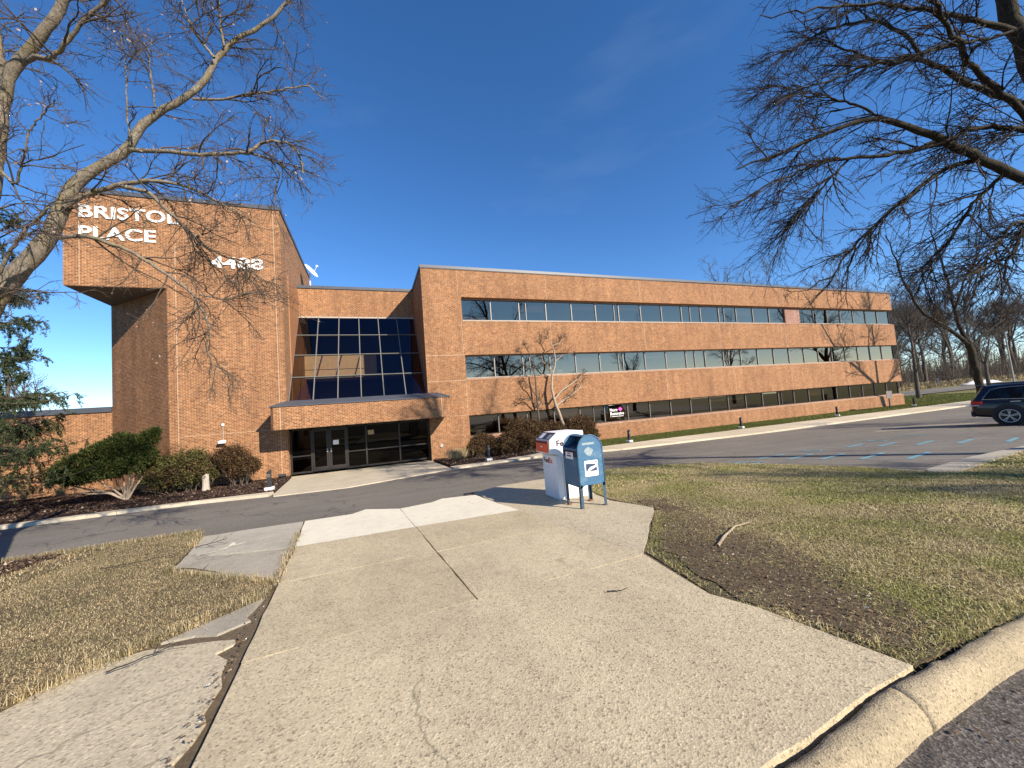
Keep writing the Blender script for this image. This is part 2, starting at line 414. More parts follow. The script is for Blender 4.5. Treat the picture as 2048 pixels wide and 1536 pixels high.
def sheet(name, poly, dz, mat, skirt=.0, step=1.5, parent=None, kind=None, tilt=(0, 0, 0), bevel=0):
    bm = bmesh.new()
    f = bm.faces.new([bm.verts.new((p[0], p[1], 0)) for p in poly])
    bm.normal_update()
    if f.normal.z < 0: f.normal_flip()
    bmesh.ops.triangulate(bm, faces=bm.faces[:], ngon_method='EAR_CLIP')
    xs = [p[0] for p in poly]; ys = [p[1] for p in poly]
    def cuts(a, b):
        a = max(a, -12); b = min(b, 95); k = math.ceil(a / step); r = []
        while k * step < b: r.append(k * step); k += 1
        return r
    for y in cuts(min(ys), max(ys)):
        if y <= 23: bmesh.ops.bisect_plane(bm, geom=bm.verts[:] + bm.edges[:] + bm.faces[:], plane_co=(0, y, 0), plane_no=(0, 1, 0))
    for x in cuts(min(xs), max(xs)):
        if abs(x / step) % 2 < .5 or step < 1: bmesh.ops.bisect_plane(bm, geom=bm.verts[:] + bm.edges[:] + bm.faces[:], plane_co=(x, 0, 0), plane_no=(1, 0, 0))
    cx = sum(xs) / len(xs); cy = sum(ys) / len(ys)
    for v in bm.verts:
        v.co.z = float(zg(v.co.x, v.co.y)) + dz + tilt[0] + tilt[1] * (v.co.x - cx) + tilt[2] * (v.co.y - cy)
    if skirt:
        be = [e for e in bm.edges if len(e.link_faces) == 1]
        top = set(v.index for e in be for v in e.verts)
        r = bmesh.ops.extrude_edge_only(bm, edges=be)
        for g in r['geom']:
            if isinstance(g, bmesh.types.BMVert): g.co.z -= skirt
        if bevel:
            es = [e for e in be if e.is_valid and len(e.link_faces) == 2]
            bmesh.ops.bevel(bm, geom=es, offset=bevel, segments=2, affect='EDGES', clamp_overlap=True)
    bmesh.ops.recalc_face_normals(bm, faces=bm.faces[:])
    if not skirt:
        for f in bm.faces:
            if f.normal.z < 0: f.normal_flip()
    me = bpy.data.meshes.new(name); bm.to_mesh(me); bm.free()
    o = link_mesh(name, me, mat, parent, True)
    if kind: o['kind'] = kind
    return o

sheet('ground', [(-900, -700), (1500, -700), (1500, 1500), (-900, 1500)], -.22, M['farground'], kind='structure')
sheet('driveway', [(-70, 3.6), (75, 3.6), (75, 18.9), (-70, 18.9)], -.10, M['asphalt'], kind='structure')
sheet('parking_lot', [(-60, -60), (60, -60), (60, 1.34), (-60, 1.34)], -.115, M['asphalt_near'], kind='structure')
sheet('road', [(54, 34), (500, 34), (500, 46), (54, 46)], -.09, M['asphalt'], kind='structure')
LAWN_L = [(-70, 9.95), (-6.4, 9.93), (-5, 9.85), (-3.6, 9.95), (-3.3, 9.6), (-3.18, 9.15), (-3.04, 8.44), (-2.8, 6.94), (-2.42, 6.63), (-1.9, 6.04), (-1.16, 5.38), (-1.19, 5.12),
          (-1.54, 4.76), (-1.93, 4.42), (-2.25, 4.33), (-2.52, 3.88), (-4.6, 1.95), (-5.2, 1.42), (-70, 1.42)]
LAWN_R = [(2.92, 1.43), (2.84, 2.0), (2.70, 2.66), (2.94, 3.81), (3.7, 4.6), (4.52, 5.5), (4.34, 6.5), (4.55, 7.6), (4.9, 9.0), (4.75, 10.3), (6.87, 10.36), (8.2, 9.95), (9.5, 9.2), (10.1, 7.3), (10.6, 5.8), (10.45, 4.6), (10.75, 4.25),
          (12.57, 4.36), (14.56, 4.5), (75, 4.6), (75, 1.43)]
GRASS_N = [(8.6, 19.75), (12, 19.3), (62, 19.3), (62, 17.2), (75, 17.2), (75, 33.8), (52, 33.8), (50.4, 23.2), (13.6, 22.6), (13.4, 21.2)]
sheet('lawn', rough_edge(LAWN_L, .025, .3, 1), .0, M['soil'], .2, kind='structure')
sheet('lawn', rough_edge(LAWN_R, .03, .3, 2), -.005, M['soil'], .2, kind='structure')
sheet('lawn', GRASS_N, -.02, M['farground'], .2, kind='structure')
BED_L = [(-70, 16.88), (-7.9, 16.88), (-3.45, 16.45), (-4.0, 22.75), (-8.9, 22.75), (-12.7, 26.1), (-70, 26.1)]
BED_R = [(3.4, 17.75), (5.35, 17.95), (8.6, 19.75), (13.4, 21.2), (13.6, 22.7), (3.25, 22.7)]
sheet('mulch_bed', BED_L, .0, M['mulch'], .2, kind='structure')
sheet('mulch_bed', BED_R, .0, M['mulch'], .2, kind='structure')

BARE = [(2.95, 1.7), (2.85, 2.66), (3.08, 3.75), (3.75, 4.45), (4.6, 5.4), (4.55, 6.2), (4.75, 6.05), (4.85, 5.2), (4.6, 4.5), (4.35, 3.9), (4.4, 3.3), (4.1, 2.6), (3.8, 1.9), (3.5, 1.6), (3.1, 1.5)]
sheet('bare_soil', rough_edge(BARE, .06, .14, 9), .004, M['bare'], kind='structure')
# walks: every slab is a piece of its own
walk = empty('footpath', (0, 3, 0)); tag(walk, kind='structure')
def slab(poly, mat, tilt=(0, 0, 0), gap=.014, dz=.0, parent=walk, amp=.004, bevel=.004, gx=0):
    P = np.array(poly, float); n = len(P); q = []
    area = sum(P[i][0] * P[(i + 1) % n][1] - P[(i + 1) % n][0] * P[i][1] for i in range(n))
    s = 1 if area > 0 else -1
    for i in range(n):
        a, b, c = P[i - 1], P[i], P[(i + 1) % n]
        n1 = np.array([-(b - a)[1], (b - a)[0]]) / np.linalg.norm(b - a); n2 = np.array([-(c - b)[1], (c - b)[0]]) / np.linalg.norm(c - b)
        nn = n1 + n2; l = np.linalg.norm(nn); nn = nn / l if l > .2 else n1
        q.append(tuple(b + s * nn * np.array([gx if gx else gap, gap])))
    return sheet('slab', rough_edge(q, amp, .22, int(abs(P.sum() * 100))), dz, mat, .16, 1.5, parent, None, tilt, bevel)
slab([(-.90, 1.34), (1.4, 1.335), (1.9, 1.36), (2.5, 1.41), (2.9, 1.42), (2.80, 2.3), (2.68, 2.66), (2.86, 3.74), (.86, 3.68), (-1.02, 3.62), (-.99, 3.0)], M['agg'], (.010, 0, 0), .008)
slab([(-1.03, 3.62), (.86, 3.68), (.74, 5.40), (-1.13, 5.40)], M['agg'], (.008, 0, 0), .010, gx=.012)
slab([(.86, 3.68), (2.86, 3.74), (2.66, 5.45), (.74, 5.40)], M['agg'], (.007, .002, 0), .010, gx=.012)
slab([(-1.14, 5.41), (.74, 5.40), (.64, 7.06), (-1.24, 7.14)], M['agg'], (.004, .001, 0), .011, gx=.010)
slab([(.74, 5.40), (2.66, 5.45), (2.55, 6.95), (.64, 7.06)], M['agg'], (.005, 0, 0), .011, gx=.010)
slab([(-1.25, 7.14), (.63, 7.05), (.50, 9.02), (-.22, 9.62), (-.5, 9.28), (-1.42, 9.32)], M['conc_white'], (.002, 0, 0), .004, gx=.006)
slab([(.63, 7.05), (2.55, 6.95), (2.42, 7.9), (2.29, 9.28), (1.5, 9.48), (1.22, 9.2), (.50, 9.02)], M['conc_white'], (.003, 0, 0), .004, gx=.006)
slab([(2.86, 3.78), (3.6, 4.55), (4.48, 5.5), (4.28, 6.5), (4.5, 7.6), (4.86, 9.0), (4.7, 10.3), (3.2, 10.12), (2.32, 9.6), (2.44, 7.8), (2.66, 5.45)], M['agg_pale'], (.000, 0, 0), .008, amp=.012)
slab([(-3.18, 9.15), (-3.04, 8.44), (-2.93, 7.9), (-2.55, 7.62), (-2.1, 7.45), (-1.26, 7.16), (-1.45, 9.30), (-3.2, 9.35)], M['conc_grey'], (.0, 0, .004), .012, amp=.012)
slab([(-2.93, 7.88), (-2.8, 6.94), (-2.42, 6.63), (-1.9, 6.04), (-1.16, 5.44), (-1.26, 7.12), (-2.1, 7.42), (-2.55, 7.6)], M['conc_grey'], (-.012, 0, .006), .014, amp=.015)
slab([(-1.86, 4.44), (-1.56, 4.74), (-1.19, 5.09), (-1.2, 4.85), (-1.24, 4.62), (-1.17, 4.5), (-1.4, 4.33), (-1.6, 4.42)], M['conc_grey'], (-.015, 0, 0), .012, amp=.014)
slab([(-1.92, 4.38), (-2.22, 4.30), (-2.50, 3.86), (-4.6, 1.92), (-5.2, 1.42), (-.98, 1.42), (-1.02, 2.4), (-1.0, 2.62), (-1.08, 2.72), (-1.04, 2.86), (-1.03, 3.02), (-1.08, 3.15), (-1.07, 3.42), (-1.13, 3.6), (-1.15, 3.8), (-1.28, 3.96), (-1.17, 4.06), (-1.2, 4.16), (-1.34, 4.22), (-1.5, 4.27)], M['agg_pale'], (-.02, 0, 0), .012, amp=.016)
for p in ([(-1.25, 1.5), (-.85, 1.5), (-.9, 3.6), (-1.0, 5.1), (-1.1, 5.5), (-1.3, 5.1), (-2.1, 4.5), (-2.0, 4.2), (-1.5, 4.1), (-1.4, 3.9)],
          [(2.3, 1.45), (3.3, 1.45), (3.3, 3.6), (5.0, 5.5), (5.2, 10.2), (2.1, 9.6)], [(-3.3, 7), (-.9, 5.2), (-1.0, 9.3), (-3.3, 9.3)], [(.3, 3.4), (1.0, 3.4), (.9, 9.0), (.3, 9.0)]):
    sheet('crack_soil', p, -.035 if p[0][0] != 2.3 else -.016, M['dirt'], kind='structure')

for p_ in ([(-2.5, 7.8), (-2.38, 8.0), (-2.42, 8.28), (-2.36, 8.26), (-2.3, 7.98), (-2.42, 7.8)], [(-2.4, 7.98), (-2.22, 8.12), (-2.16, 8.1), (-2.3, 7.95)], [(-2.75, 7.72), (-2.5, 7.78), (-2.5, 7.74), (-2.72, 7.68)]): sheet('paint_splash', rough_edge(p_, .014, .05, 5), .006, M['conc_white'], 0, 1.5, walk)
kerb = empty('kerb', (3, 1.3, 0)); tag(kerb, kind='structure')
xk = -20.0
KX = [-20, -14, -8, -4.3, -1.2, 1.0, 2.58, 4.9, 8, 11, 14, 20, 30]
for a, b in zip(KX[:-1], KX[1:]):
    prof = [(1.385, -.012), (1.378, .0), (1.355, .009), (1.325, .014), (1.29, .015), (1.25, .010), (1.21, -.002), (1.175, -.02), (1.145, -.048), (1.125, -.085), (1.115, -.13), (1.115, -.22), (1.385, -.22)]
    mb = MB(); ns = max(2, int((b - a) / (.045 if -2 < a < 9 else .25))); vs = []; fs = []; rk = np.random.default_rng(int((a + 30) * 10)); chip = 0.
    for i in range(ns + 1):
        x = a + .006 + (b - a - .012) * i / ns; z0 = float(zg(x, 1.3)); w = .005 * math.sin(x * 2.1) + .003 * math.sin(x * 5.7)
        KW = -.085 * min(1, max(0, (2.5 - x) / 1.1)); chip = chip * .7 + rk.normal(0, .004)
        for (y, z) in [(1.395 - (1.385 - yy) * .62, zz) for yy, zz in prof]: vs.append((x, y + w + KW + (.006 if y > 1.3 else -.010) * math.sin(x * 3.3) * (z > -.2) + (chip * .8 if y > 1.37 else rk.normal(0, .0015)), z + z0 + (rk.normal(0, .0016) + chip * .35 * (y > 1.36)) * (z > -.2) + .006 * math.sin(x * 2.3) * (z > -.2)))
    k = len(prof)
    for i in range(ns):
        for j in range(k): fs.append((i * k + j, i * k + (j + 1) % k, (i + 1) * k + (j + 1) % k, (i + 1) * k + j))
    fs += [list(range(k)), list(range(ns * k, ns * k + k))[::-1]]
    mb.add(vs, fs); mb.build('kerb_stone', M['curb'], kerb, smooth=True)

pave = empty('pavement', (10, 18, -.9)); tag(pave, kind='structure')
slab([(-4.0, 22.9), (-3.5, 16.4), (-3.3, 15.5), (-.9, 15.2), (-.6, 22.9)], M['conc_tan'], (-.07, 0, 0), .008, parent=pave)
slab([(-.6, 22.9), (-.9, 15.2), (.95, 16.0), (3.25, 16.95), (3.25, 22.5), (3.1, 22.9)], M['conc_tan'], (-.07, 0, 0), .008, parent=pave)
slab([(3.27, 17.75), (3.27, 16.95), (5.2, 17.35), (7.7, 17.8), (8.6, 17.4), (8.6, 19.7), (5.35, 17.95)], M['conc_tan'], (-.01, 0, 0), .008, parent=pave)
XS = [8.6, 12, 15.5, 19, 22.5, 26, 30, 34, 38, 42, 46, 50, 56, 62]
for a, b in zip(XS[:-1], XS[1:]):
    slab([(a, 17.4 if a < 9 else 16.75), (b, 16.75), (b, 19.3), (a, 19.72 if a < 9 else 19.3)], M['conc_tan'], (-.005 + .01 * random.random(), 0, 0), .012, parent=pave)
for a, b in ((-60, -30), (-30, -14), (-14, -7.9)):
    slab([(a, 16.25), (b, 16.4), (b, 16.9), (a, 16.8)], M['conc_tan'], (.0, 0, 0), .010, parent=pave)
slab([(-7.9, 16.4), (-5.7, 16.3), (-3.5, 15.75), (-3.47, 16.42), (-7.9, 16.9)], M['conc_tan'], (.0, 0, 0), .010, parent=pave)
slab([(10.4, 4.42), (10.72, 4.1), (12.57, 4.3), (14.56, 4.48), (14.6, 4.85), (13.0, 4.83), (10.7, 4.62)], M['conc_grey'], (.012, 0, 0), .006, parent=pave)
for a, b in ((14.6, 20), (20, 30), (30, 50), (50, 75)):
    slab([(a, 4.45), (b, 4.5), (b, 4.95), (a, 4.85)], M['conc_grey'], (.012, 0, 0), .006, parent=pave)

# painted bays
marks = empty('parking_markings', (15, 7, -.6)); tag(marks, kind='structure')
def stripe(a, b, w, mat, dz=-.094):
    a = np.array(a, float); b = np.array(b, float); d = (b - a) / np.linalg.norm(b - a); n = np.array([-d[1], d[0]]) * w / 2
    sheet('painted_line', [tuple(a + n), tuple(b + n), tuple(b - n), tuple(a - n)], dz, mat, 0, .7, marks)
for a, b in (((12.85, 9.6), (15.4, 5.1)), ((11.5, 9.3), (13.6, 4.95)), ((15.3, 9.25), (18.3, 4.98)), ((16.3, 9.45), (20.2, 5.1)), ((20.3, 9.6), (23.3, 5.1))):
    stripe(a, b, .10, M['line_pale'])
for a, b in (((11.61, 9.0), (12.95, 9.1)), ((11.85, 8.2), (13.27, 8.4)), ((12.2, 7.51), (13.67, 7.73)), ((12.59, 6.74), (14.26, 7.02)), ((13.09, 5.96), (14.7, 6.21)),
             ((15.54, 8.68), (16.86, 8.87)), ((16.06, 8.04), (17.54, 8.23)), ((16.75, 7.36), (18.21, 7.54)), ((17.39, 6.63), (18.81, 6.84)), ((18.02, 5.83), (19.4, 6.06))):
    stripe(a, b, .12, M['line_blue'], -.090)
def wheelchair(cx, cy, s):
    st = lambda pts, w: [stripe((cx + a[0] * s, cy + a[1] * s), (cx + b[0] * s, cy + b[1] * s), w * s, M['line_blue'], -.090) for a, b in zip(pts[:-1], pts[1:])]
    st([(-.1, .5), (-.05, .05), (.3, 0), (.45, -.45), (.6, -.42)], .13)
    st([(-.05, .25), (.2, .22)], .1)
    st([(-.2 + .0, .1), (-.35, -.15), (-.25, -.45), (.05, -.55), (.3, -.38)], .1)
    st([(-.12, .72), (-.12, .58)], .16)
wheelchair(10.6, 8.7, .75); wheelchair(14.2, 9.1, .7); wheelchair(18.1, 9.2, .7); wheelchair(20.7, 9.2, .6)
sheet('asphalt_patch', [(22.2, 11.4), (26.4, 12.3), (28.4, 9.8), (24.2, 9.5)], -.092, M['asphalt_patch'], 0, 1.5, kind='structure')

# ------------------------------------------------------------------ the office building
YF = 22.5
bld = empty('office_building', (3.15, YF, -.99))
tag(bld, 'long three storey orange brick office building with ribbon windows and sign tower', 'building')
X0, XL, XR, YB, ZB = 3.15, 5.5, 50.2, 33.0, -1.35
pier = MB().box(X0, XL, YF, YB, ZB, 10.30).build('brick_pier', M['brick'], bld, uv=True)
rows = [(-.02, 1.36), (3.48, 5.03), (7.08, 8.61)]          # sill front edge, head
SILL = .14; YW = YF + .30
spans = []
def spandrel(z0, z1, sill):
    if sill: prof = [(YF, z0), (YB, z0), (YB, z1 + SILL), (YW + .05, z1 + SILL), (YW, z1 + SILL), (YF, z1)]
    else: prof = [(YF, z0), (YB, z0), (YB, z1), (YF, z1)]
    body = MB().prism([(YF, z0), (YB, z0), (YB, z1 - .001), (YF, z1 - .001)], XL, XR, 'x').build('spandrel', M['brick'], bld, uv=True)
    if sill:
        MB().prism([(YF - .025, z1), (YW + .06, z1), (YW + .06, z1 + SILL), (YW - .02, z1 + SILL), (YF - .025, z1 + .035)], XL, XR + .02, 'x').build('sill', M['brick_sill'], body, uv=True)
    return body
spans.append(spandrel(ZB, rows[0][0], True)); spans.append(spandrel(1.36, rows[1][0], True)); spans.append(spandrel(5.03, rows[2][0], True)); spans.append(spandrel(8.61, 10.30, False))
# coping in lengths with visible joints
cop = MB()
xx = X0 - .05
while xx < XR:
    x2 = min(xx + 3.02, XR + .06); cop.box(xx, x2 - .015, YF - .06, YB, 10.325, 10.50); cop.box(x2 - .06, x2 + .03, YF - .066, YB, 10.33, 10.512) if x2 < XR else None; xx = x2
cop.build('coping', M['coping'], bld)
MB().box(X0 - .02, 22.0, YF - .03, YF + .3, 10.30, 10.325).build('drip_edge', M['drip'], bld)
# vertical control joints
for x, z0, z1 in [(5.32, 8.62, 10.29), (11.3, 8.63, 10.29), (18.9, 8.63, 10.29), (26.2, 8.63, 10.29), (5.42, 5.04, 7.07), (11.4, 5.05, 7.06), (19.0, 5.05, 7.06), (26.4, 5.05, 7.06), (34.0, 5.05, 7.06),
                  (20.6, 1.38, 3.46), (34.2, 1.38, 3.46), (27.5, 1.38, 3.46), (5.46, 1.4, 3.5), (34.2, 8.63, 10.29)]:
    MB().box(x - .010, x + .010, YF - .004, YF + .01, z0, z1).build('control_joint', M['joint'], bld)
for z in (3.5, 5.04): MB().box(X0 + .02, XL - .02, YF - .003, YF + .01, z - .012, z + .012).build('control_joint', M['joint'], bld)
MB().box(XL - 2.2, XL - .02, YF - .003, YF + .01, 1.40, 1.42).build('control_joint', M['joint'], bld)

# ribbon windows
NP = 23; PW = (XR - .1 - XL) / NP
for ri, (zs, zh) in enumerate(rows):
    z0 = zs + SILL; gm = M['glass_lower'] if ri == 0 else M['glass']; fm = M['bronze_light'] if ri == 0 else M['alu']
    fr = MB().box(XL, XR - .1, YW + .01, YW + .10, z0 + .001, z0 + .05).box(XL, XR - .1, YW + .01, YW + .10, zh - .06, zh - .001)
    band = fr.build('window_band', fm if ri else M['bronze'], bld)
    for i in range(NP):
        xa = XL + i * PW; xb = xa + PW
        if ri == 2 and i == 15:
            MB().box(xa + .02, xb - .02, YW - .04, YW + .2, z0 + .002, zh - .002).build('brick_panel', M['pink_brick'], band, uv=True); continue
        cx, cz, cy = (xa + xb) / 2, (z0 + zh) / 2, YW + .055
        hw, hh = PW / 2 - .03, (zh - z0) / 2 - .05
        R_ = Euler((rng.normal(0, .0035), 0, rng.normal(0, .0035))).to_matrix()
        vs = [R_ @ Vector(p) + Vector((cx, cy, cz)) for p in [(-hw, 0, -hh), (hw, 0, -hh), (hw, 0, hh), (-hw, 0, hh)]]
        b2 = MB(); b2.add(vs, [(0, 1, 2, 3)]).build('pane', gm, band, keep=True)
        if i > 0:
            w = .026 if ri else .032
            MB().box(xa - w, xa + w, YW - .005, YW + .11, z0 + .04, zh - .05).build('mullion', fm, band)
    for i in ((2, .25), (9, .45), (5, .8), (11, .3)) if ri else ((4, .55), (14, .2)):
        xa = XL + (i[0] + i[1]) * PW; MB().box(xa - .018, xa + .018, YW + .0, YW + .10, z0 + .05, zh - .06).build('mullion', fm, band)
    MB().box(XL, XL + .03, YW - .01, YW + .1, z0, zh).build('jamb', fm, band)
    # room behind
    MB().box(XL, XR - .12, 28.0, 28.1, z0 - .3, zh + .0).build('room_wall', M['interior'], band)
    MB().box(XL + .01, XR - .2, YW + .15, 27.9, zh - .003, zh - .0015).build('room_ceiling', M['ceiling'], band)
    if ri == 1:
        MB().box(XL + .10, XL + .52, 22.98, 23.3, z0, z0 + .50).build('carton', M['tan'], band)
        MB().box(XL + .56, XL + 1.0, 22.98, 23.3, z0, z0 + .46).build('carton', M['tan'], band)
        MB().box(XL + 1.04, XL + 1.12, YW + .14, YW + .2, z0, z0 + .95).build('blind_edge', M['white'], band)
        bd = MB().box(XL + 1.2, XL + 1.92, YW + .12, YW + .14, z0 + .0, z0 + .36).build('notice_board', M['white'], band)
        MB().box(XL + 8.75 * PW, XL + 9.05 * PW, 23.0, 23.3, z0, z0 + .28).build('carton', M['tan'], band)
        MB().box(XL + 3.3 * PW, XL + 3.5 * PW, 23.0, 23.2, z0, z0 + .35).build('carton', M['white'], band)
    if ri == 2:
        MB().box(XL + .05, XL + .65, 23.0, 23.05, z0, z0 + .30).build('partition', M['tan'], band)
        MB().box(XL + .72, XL + 1.75, 23.0, 23.05, z0, z0 + .28).build('partition', M['tan'], band)
        MB().box(XL + .66, XL + .70, 22.97, 23.0, z0, z0 + .40).build('partition_post', M['white'], band)
        MB().box(XL + 6.12 * PW, XL + 6.3 * PW, 22.98, 23.2, z0, z0 + .22).build('carton', M['white'], band)
        MB().box(XL + 6.7 * PW, XL + 6.95 * PW, 22.98, 23.2, z0, z0 + .18).build('carton', M['white'], band)
    if ri == 0:
        MB().box(XL + 19.1 * PW, XL + 19.2 * PW, 22.98, 23.1, z0, z0 + .4).build('carton', M['white'], band)
        MB().box(XL + 19.9 * PW, XL + 19.97 * PW, 22.98, 23.1, z0, z0 + .45).build('carton', M['white'], band)
    for i in range(1, NP):
        if (rng.random() < .55 or (ri == 0 and i == 5)) and not (ri == 2 and i == 15):
            dr_ = (.95 if (ri == 0 and i == 5) else rng.choice([.12, .2, .35, .55, .95])) * (zh - z0); xa = XL + i * PW
            MB().box(xa + .06, xa + PW - .06, YW + .16, YW + .19, zh - .06 - dr_ * .9, zh - .065).build('blind', M['blind'] if rng.random() < .6 else M['tan'], band)
    if ri == 0: band0 = band
    if ri == 1: band1 = band; board = bd
# end wall glass behind the returns
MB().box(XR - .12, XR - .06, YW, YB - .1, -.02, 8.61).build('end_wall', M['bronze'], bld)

# text
def text_mesh(s, size, extrude=.0, offset=0, space=1.0, shear=0, align='LEFT'):
    c = bpy.data.curves.new('t', 'FONT'); c.body = s; c.size = size; c.extrude = extrude; c.offset = offset; c.space_character = space; c.shear = shear; c.align_x = align; c.resolution_u = 3
    o = bpy.data.objects.new('t', c); col.objects.link(o); dg = bpy.context.evaluated_depsgraph_get()
    me = bpy.data.meshes.new_from_object(o.evaluated_get(dg)); bpy.data.objects.remove(o); bpy.data.curves.remove(c)
    return me
FRONT = Matrix(((1, 0, 0, 0), (0, 0, -1, 0), (0, 1, 0, 0), (0, 0, 0, 1)))     # text faces -Y
LEFT = Matrix(((0, 0, -1, 0), (-1, 0, 0, 0), (0, 1, 0, 0), (0, 0, 0, 1)))      # text faces -X
def put_text(name, s, at, width, height, mat, parent, base=FRONT, extrude=.0, bold=.02, space=1.0, shear=0):
    """the text fitted into width x height with its lower left corner at 'at' (world)"""
    me = text_mesh(s, 1.0, extrude, bold, space, shear)
    co = np.empty(len(me.vertices) * 3, np.float32); me.vertices.foreach_get('co', co); co = co.reshape(-1, 3)
    mn, mx = co.min(0), co.max(0)
    co[:, 0] = (co[:, 0] - mn[0]) * width / (mx[0] - mn[0]); co[:, 1] = (co[:, 1] - mn[1]) * height / (mx[1] - mn[1])
    me.vertices.foreach_set('co', co.ravel())
    me.transform(Matrix.Translation(Vector(at)) @ base)
    me.materials.clear()
    return link_mesh(name, me, mat, parent, True)
put_text('lettering', 'MD›', (XL + 1.24, YW + .117, rows[1][0] + SILL + .08), .5, .19, M['text_black'], board, bold=.03, shear=.2) if False else None
put_text('lettering', 'MD', (XL + 1.24, YW + .117, rows[1][0] + SILL + .1), .40, .17, M['text_black'], band1, bold=.03, shear=.2)
put_text('lettering', 'Neuro', (15.66, YW + .035, .84), .62, .22, M['text_white'], band0, bold=.012)
put_text('lettering', 'Restorative', (15.70, YW + .035, .58), 1.10, .22, M['text_white'], band0, bold=.012)
MB().box(15.80, 16.75, YW + .032, YW + .036, .47, .50).build('lettering', M['text_white'], band0)
MB().box(15.68, 15.71, YW + .032, YW + .036, .45, .80).build('lettering', M['text_white'], band0)
for dx, lean, hh in ((0, 0, .34), (-.07, -.35, .30), (.07, .35, .30), (-.13, -.75, .27), (.13, .75, .27)):
    cx, cz = 16.52, .83; tx, tz = math.sin(lean), math.cos(lean); w = .045
    MB().add([(cx, YW + .030, cz), (cx + tx * hh * .6 + tz * w, YW + .030, cz + tz * hh * .6 - tx * w), (cx + tx * hh, YW + .030 - .001 * abs(dx) * 10, cz + tz * hh), (cx + tx * hh * .6 - tz * w, YW + .030, cz + tz * hh * .6 + tx * w)], [(0, 1, 2, 3)]).build('emblem_petal', M['pink'], band0)

# tower
TX = -4.05; TL = -12.6; TC = -8.9
lowp = [(TX, YF), (TX, YB), (TL, YB), (TL, 25.9), (TC, YF)]
tower = MB().prism(lowp, ZB, 8.6, 'z').build('tower_shaft', M['brick'], bld, uv=True)
head = MB().prism([(TX, YF), (TX, YB), (TL, YB), (TL, YF)], 8.6005, 13.0, 'z').build('tower_head', M['brick'], bld, uv=True)
MB().prism([(TC - .02, YF + .02), (TL + .02, 25.88), (TL + .02, YF + .02)], 8.585, 8.599, 'z').build('soffit', M['soffit'], head)
MB().box(TL - .05, TX + .05, YF - .05, YB + .05, 13.0, 13.20).build('coping', M['coping'], head)
for x, z0, z1 in [(-12.05, 8.65, 12.9), (-8.55, -.9, 8.58), (-8.55, 8.62, 10.7), (-4.35, -.9, 12.9)]:
    MB().box(x - .013, x + .013, YF - .004, YF + .01, z0, z1).build('control_joint', M['joint'], head if z1 > 9 else tower)
MB().box(-8.5, -4.4, YF - .003, YF + .01, 1.42, 1.445).build('control_joint', M['joint'], tower)
def letters(s, x0, x1, z0, h):
    tot = text_mesh(s, 1.0, 0, .03, 1.05); 
    full = np.array([v.co[:] for v in tot.vertices]); W0 = full[:, 0].max() - full[:, 0].min(); mn0 = full[:, 0].min()
    k = (x1 - x0) / W0
    for i, ch in enumerate(s):
        me = text_mesh(s[:i + 1], 1.0, 0, .03, 1.05)
        a = np.array([v.co[:] for v in me.vertices])[:, 0].max()
        one = text_mesh(ch, 1.0, 0, .03); b = np.array([v.co[:] for v in one.vertices]); w = b[:, 0].max() - b[:, 0].min(); hh = b[:, 1].max() - b[:, 1].min()
        put_text('letter', ch, (x0 + (a - w - mn0) * k, YF - .02, z0), w * k, h, M['letter'], head, extrude=.03, bold=.022)
letters('BRISTOL', -12.05, -8.35, 11.80, .60); letters('PLACE', -12.05, -9.25, 10.80, .60); letters('4488', -7.15, -4.85, 9.70, .60)
# low wing at the left
low = MB().box(-60, TL - .001, 25.9, YB, ZB, 3.0).build('low_wall', M['brick'], bld, uv=True)
MB().box(-60, TL - .002, 25.83, YB, 3.0, 3.27).build('coping', M['coping'], low)

# atrium: back wall, sloped glazing, things inside
back = MB().box(TX + .001, X0 - .001, 27.1, 27.5, 8.40, 10.30).build('back_wall', M['brick'], bld, uv=True)
cb = MB(); xx = TX + .002
while xx < X0: cb.box(xx, min(xx + 1.5, X0) - .012, 27.04, YB, 10.30, 10.49); xx += 1.5
cb.build('coping', M['coping'], back)
MB().box(TX + .002, X0 - .002, 26.92, 27.1, 8.33, 8.42).build('head_frame', M['drip'], back)
ga = Vector((0, 22.78, 2.78)); gb = Vector((0, 26.95, 8.36)); gd = gb - ga; gn = Vector((0, -gd.z, gd.y)).normalized()
atr = MB().box(TX + .01, X0 - .01, ga.y - .04, ga.y + .04, ga.z - .05, ga.z + .03).build('atrium_window', M['atrium_frame'], bld)
for x in (TX + .035, X0 - .035): MB().tube([(x, ga.y, ga.z), (x, gb.y, gb.z)], .03, 4).build('jamb', M['atrium_frame'], atr)
NX, NZ = 6, 4; XW = (X0 - TX) / NX
for i in range(1, NX):
    x = TX + i * XW; mb = MB(); q = []
    for (dx, dn) in ((-.023, -.06), (.023, -.06), (.023, .03), (-.023, .03)):
        q.append((dx, dn))
    vs = [Vector((x + dx, 0, 0)) + ga - gn * dn for dx, dn in q] + [Vector((x + dx, 0, 0)) + gb - gn * dn for dx, dn in q]
    mb.add(vs, [(0, 1, 2, 3), (4, 7, 6, 5), (0, 4, 5, 1), (1, 5, 6, 2), (2, 6, 7, 3), (3, 7, 4, 0)]).build('mullion', M['atrium_frame'], atr)
for j in range(1, NZ):
    c = ga + gd * (j / NZ); t = gd.normalized(); mb = MB(); vs = []
    for x in (TX + .02, X0 - .02):
        for (dt, dn) in ((-.022, -.055), (.022, -.055), (.022, .03), (-.022, .03)): vs.append(Vector((x, 0, 0)) + c + t * dt - gn * dn)
    mb.add(vs, [(0, 1, 2, 3), (4, 7, 6, 5), (0, 4, 5, 1), (1, 5, 6, 2), (2, 6, 7, 3), (3, 7, 4, 0)]).build('transom', M['atrium_frame'], atr)
